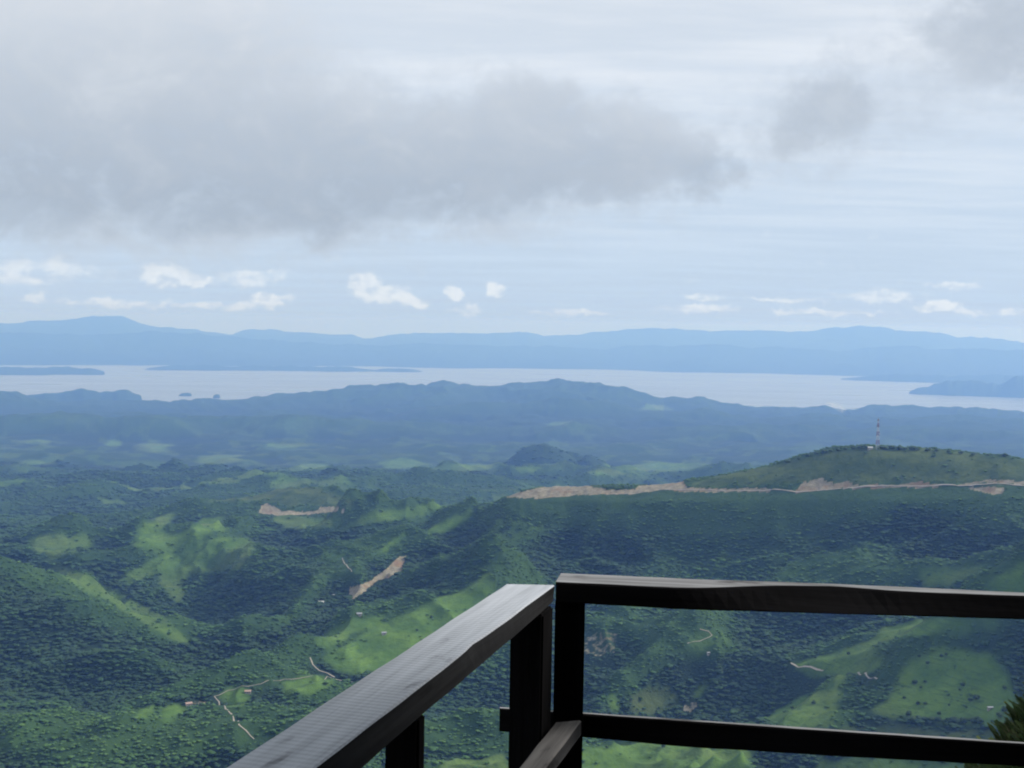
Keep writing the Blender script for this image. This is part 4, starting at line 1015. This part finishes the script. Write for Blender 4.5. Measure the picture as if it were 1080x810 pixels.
# ------------------------------------------------------------------ single trees in the pastures and along the crest
M_LONE = mat_leaf('pasture_tree_leaves', [(0, (0.018, 0.038, 0.018)), (1, (0.04, 0.07, 0.028))], 0.5)
LONE = []
for k in range(4):
    me = crown_mesh('pasture_tree', 301 + 5 * k, lobes=5 + k, flat_=(.8, .9, .7, .85)[k], sub=2); me.materials[0] = M_LONE; LONE.append(me)
TREES = [
 (964.5,722.6,4.2,'largest lone tree on the upper left part of the big pasture'),(1029,739.5,4.6,'dark clump tree in the middle of the big open pasture'),
 (1023.5,741,3.2,'small tree touching the dark clump in the middle of the big pasture'),(968,743.5,3.2,'dark round tree near the lower left edge of the big pasture'),
 (975.5,743.5,3.0,'round tree just right of its twin near the lower left pasture edge'),(958,756,4.6,'big dark tree where the hedge row starts below the pasture'),
 (976,720.5,2.4,'small bush right of the largest lone tree on the big pasture'),(978,700.5,2.8,'dark bush on the brow of the big pasture below the forest'),
 (969,696.5,2.8,'leftmost bush on the brow of the big pasture'),(992.6,692.5,2.8,'left one of two bushes near the top of the big pasture'),
 (998,692,2.6,'right one of two bushes near the top of the big pasture'),(1015,724,3.2,'dim bush in the centre of the big pasture'),
 (1059,728,3.6,'tree at the right edge of the big pasture near the forest corner'),(953.6,738,2.4,'small bush at the left rim of the big pasture'),
 (1001,744,2.2,'tiny bush on the lower middle of the big pasture'),(990,754.5,2.8,'bush just above the hedge row under the big pasture'),
 (1054,757,5.0,'tall dark tree at the lower right corner of the big pasture'),(1060,752,4.6,'dark tree standing right of the tall corner tree'),
 (1012,731,2.2,'faint bush below the dim centre bush of the big pasture'),(971,726,2.0,'tiny bush below the largest lone tree on the big pasture'),
 (640,790,2.6,'small bush on the grassy knoll below the lower rail at left'),(700,789,3.4,'dark tree on the crest of the grassy knoll below the lower rail'),
 (835,748,3.0,'bush on the left green pasture bulge'),(858,742,3.2,'dark bush in the left pasture below the pale track'),
 (860,683+12,3.0,'bush beside the pale track on the right pasture'),(895,690,3.2,'bush in the upper pasture right of the pale track'),
 (407,655,2.6,'bush near the top of the bright green spur'),(455,652,3.0,'bush high on the bright green spur by the railing'),(440,665,2.8,'bush halfway along the bright green spur'),
]
for i, (px, py, s, lb_) in enumerate(TREES):
    p = ground_hit(px, py + 1.0)
    o = bpy.data.objects.new('pasture_tree', LONE[i % 4]); C.objects.link(o)
    o.location = (p.x, p.y, p.z + .2 * s); o.scale = (s * .85, s * .85, s * .95); o.rotation_euler = (0, 0, i * 1.7)
    tag(o, lb_, 'tree', 'single trees in the pastures')
hx0 = [(963,762),(969,761.5),(975,762),(982,762),(989,762.5),(996,763),(1003,763),(1010,763.5),(1017,763.5),(1025,764),(1033,764)]
ordn = ['first', 'second', 'third', 'fourth', 'fifth', 'sixth', 'seventh', 'eighth', 'ninth', 'tenth', 'eleventh', 'twelfth', 'thirteenth', 'fourteenth']
for i, (px, py) in enumerate(hx0):
    p = ground_hit(px, py + 1); s = 4.4 + 1.6 * random.random()
    o = bpy.data.objects.new('hedge_tree', LONE[(i + 1) % 4]); C.objects.link(o)
    o.location = (p.x, p.y, p.z + .2 * s); o.scale = (s * 1.1, s * .9, s * .8); o.rotation_euler = (0, 0, i * 2.1)
    tag(o, ordn[i] + ' tree from the left in the dark hedge row under the big pasture', 'tree', 'hedge row trees below the big pasture')
crest = [830, 842, 852, 861, 869, 876, 884, 892, 900, 907, 913]
crest_r = [929.5, 934, 941, 949, 955, 962, 968, 978, 988, 1000, 1013, 1026, 1042, 1060]
for side, lst in (('left', crest[::-1]), ('right', crest_r)):
    for i, px in enumerate(lst):
        py = float(np.interp(px, [830, 880, 925, 1000, 1080], [486, 475, 473, 477, 487]))
        p = at(px, py, float(np.interp(px, [830, 1080], [2525, 2462])))
        p.z = float(tz(np.array([p.x]), np.array([p.y]))(Zt)[0]); s = random.uniform(3.0, 5.6) * (1.25 if px in (929.5, 941) else 1)
        o = bpy.data.objects.new('crest_tree', LONE[(i * 3 + (side == 'left')) % 4]); C.objects.link(o)
        o.location = (p.x, p.y, p.z + .1 * s); o.scale = (s * 1.25, s * 1.1, s * .85); o.rotation_euler = (0, 0, i * 1.3)
        tag(o, 'low dark tree on the hill crest, ' + ordn[i] + ' to the ' + side + ' of the mast', 'tree', 'trees along the hill crest')

# ------------------------------------------------------------------ thin smoke rising beyond the far ridge
sm = bpy.data.materials.new('smoke_air'); sm.use_nodes = True; sm.node_tree.nodes.clear(); T = NT(sm.node_tree)
so_ = T.new('ShaderNodeOutputMaterial'); sv = T.new('ShaderNodeVolumePrincipled'); sv.inputs['Color'].default_value = (0.95, 0.97, 1, 1); sv.inputs['Density'].default_value = 0.004
sv.inputs['Density Attribute'].default_value = ''; T.link(sv.outputs[0], so_.inputs['Volume']); sm.cycles.homogeneous_volume = True
bm = bmesh.new(); r_ = random.Random(5)
b0 = at(888, 434, 13800)
res = bmesh.ops.create_icosphere(bm, subdivisions=4, radius=1)
for v in res['verts']:
    t = (v.co.z + 1) / 2; d = v.co.copy()
    f = 0.7 + 0.5 * math.sin(4 * d.x + 3 * d.z) * math.sin(5 * d.y + 6 * d.z)
    v.co = Vector((d.x * (35 + 90 * t) * f - 150 * t * t, d.y * (35 + 60 * t) * f, d.z * 60 + 40))
smo = from_bm('smoke', bm, sm); smo.location = b0
tag(smo, 'thin white smoke drifting up from the far blue ridge', 'smoke', kind='stuff')
bpy.context.view_layer.update()
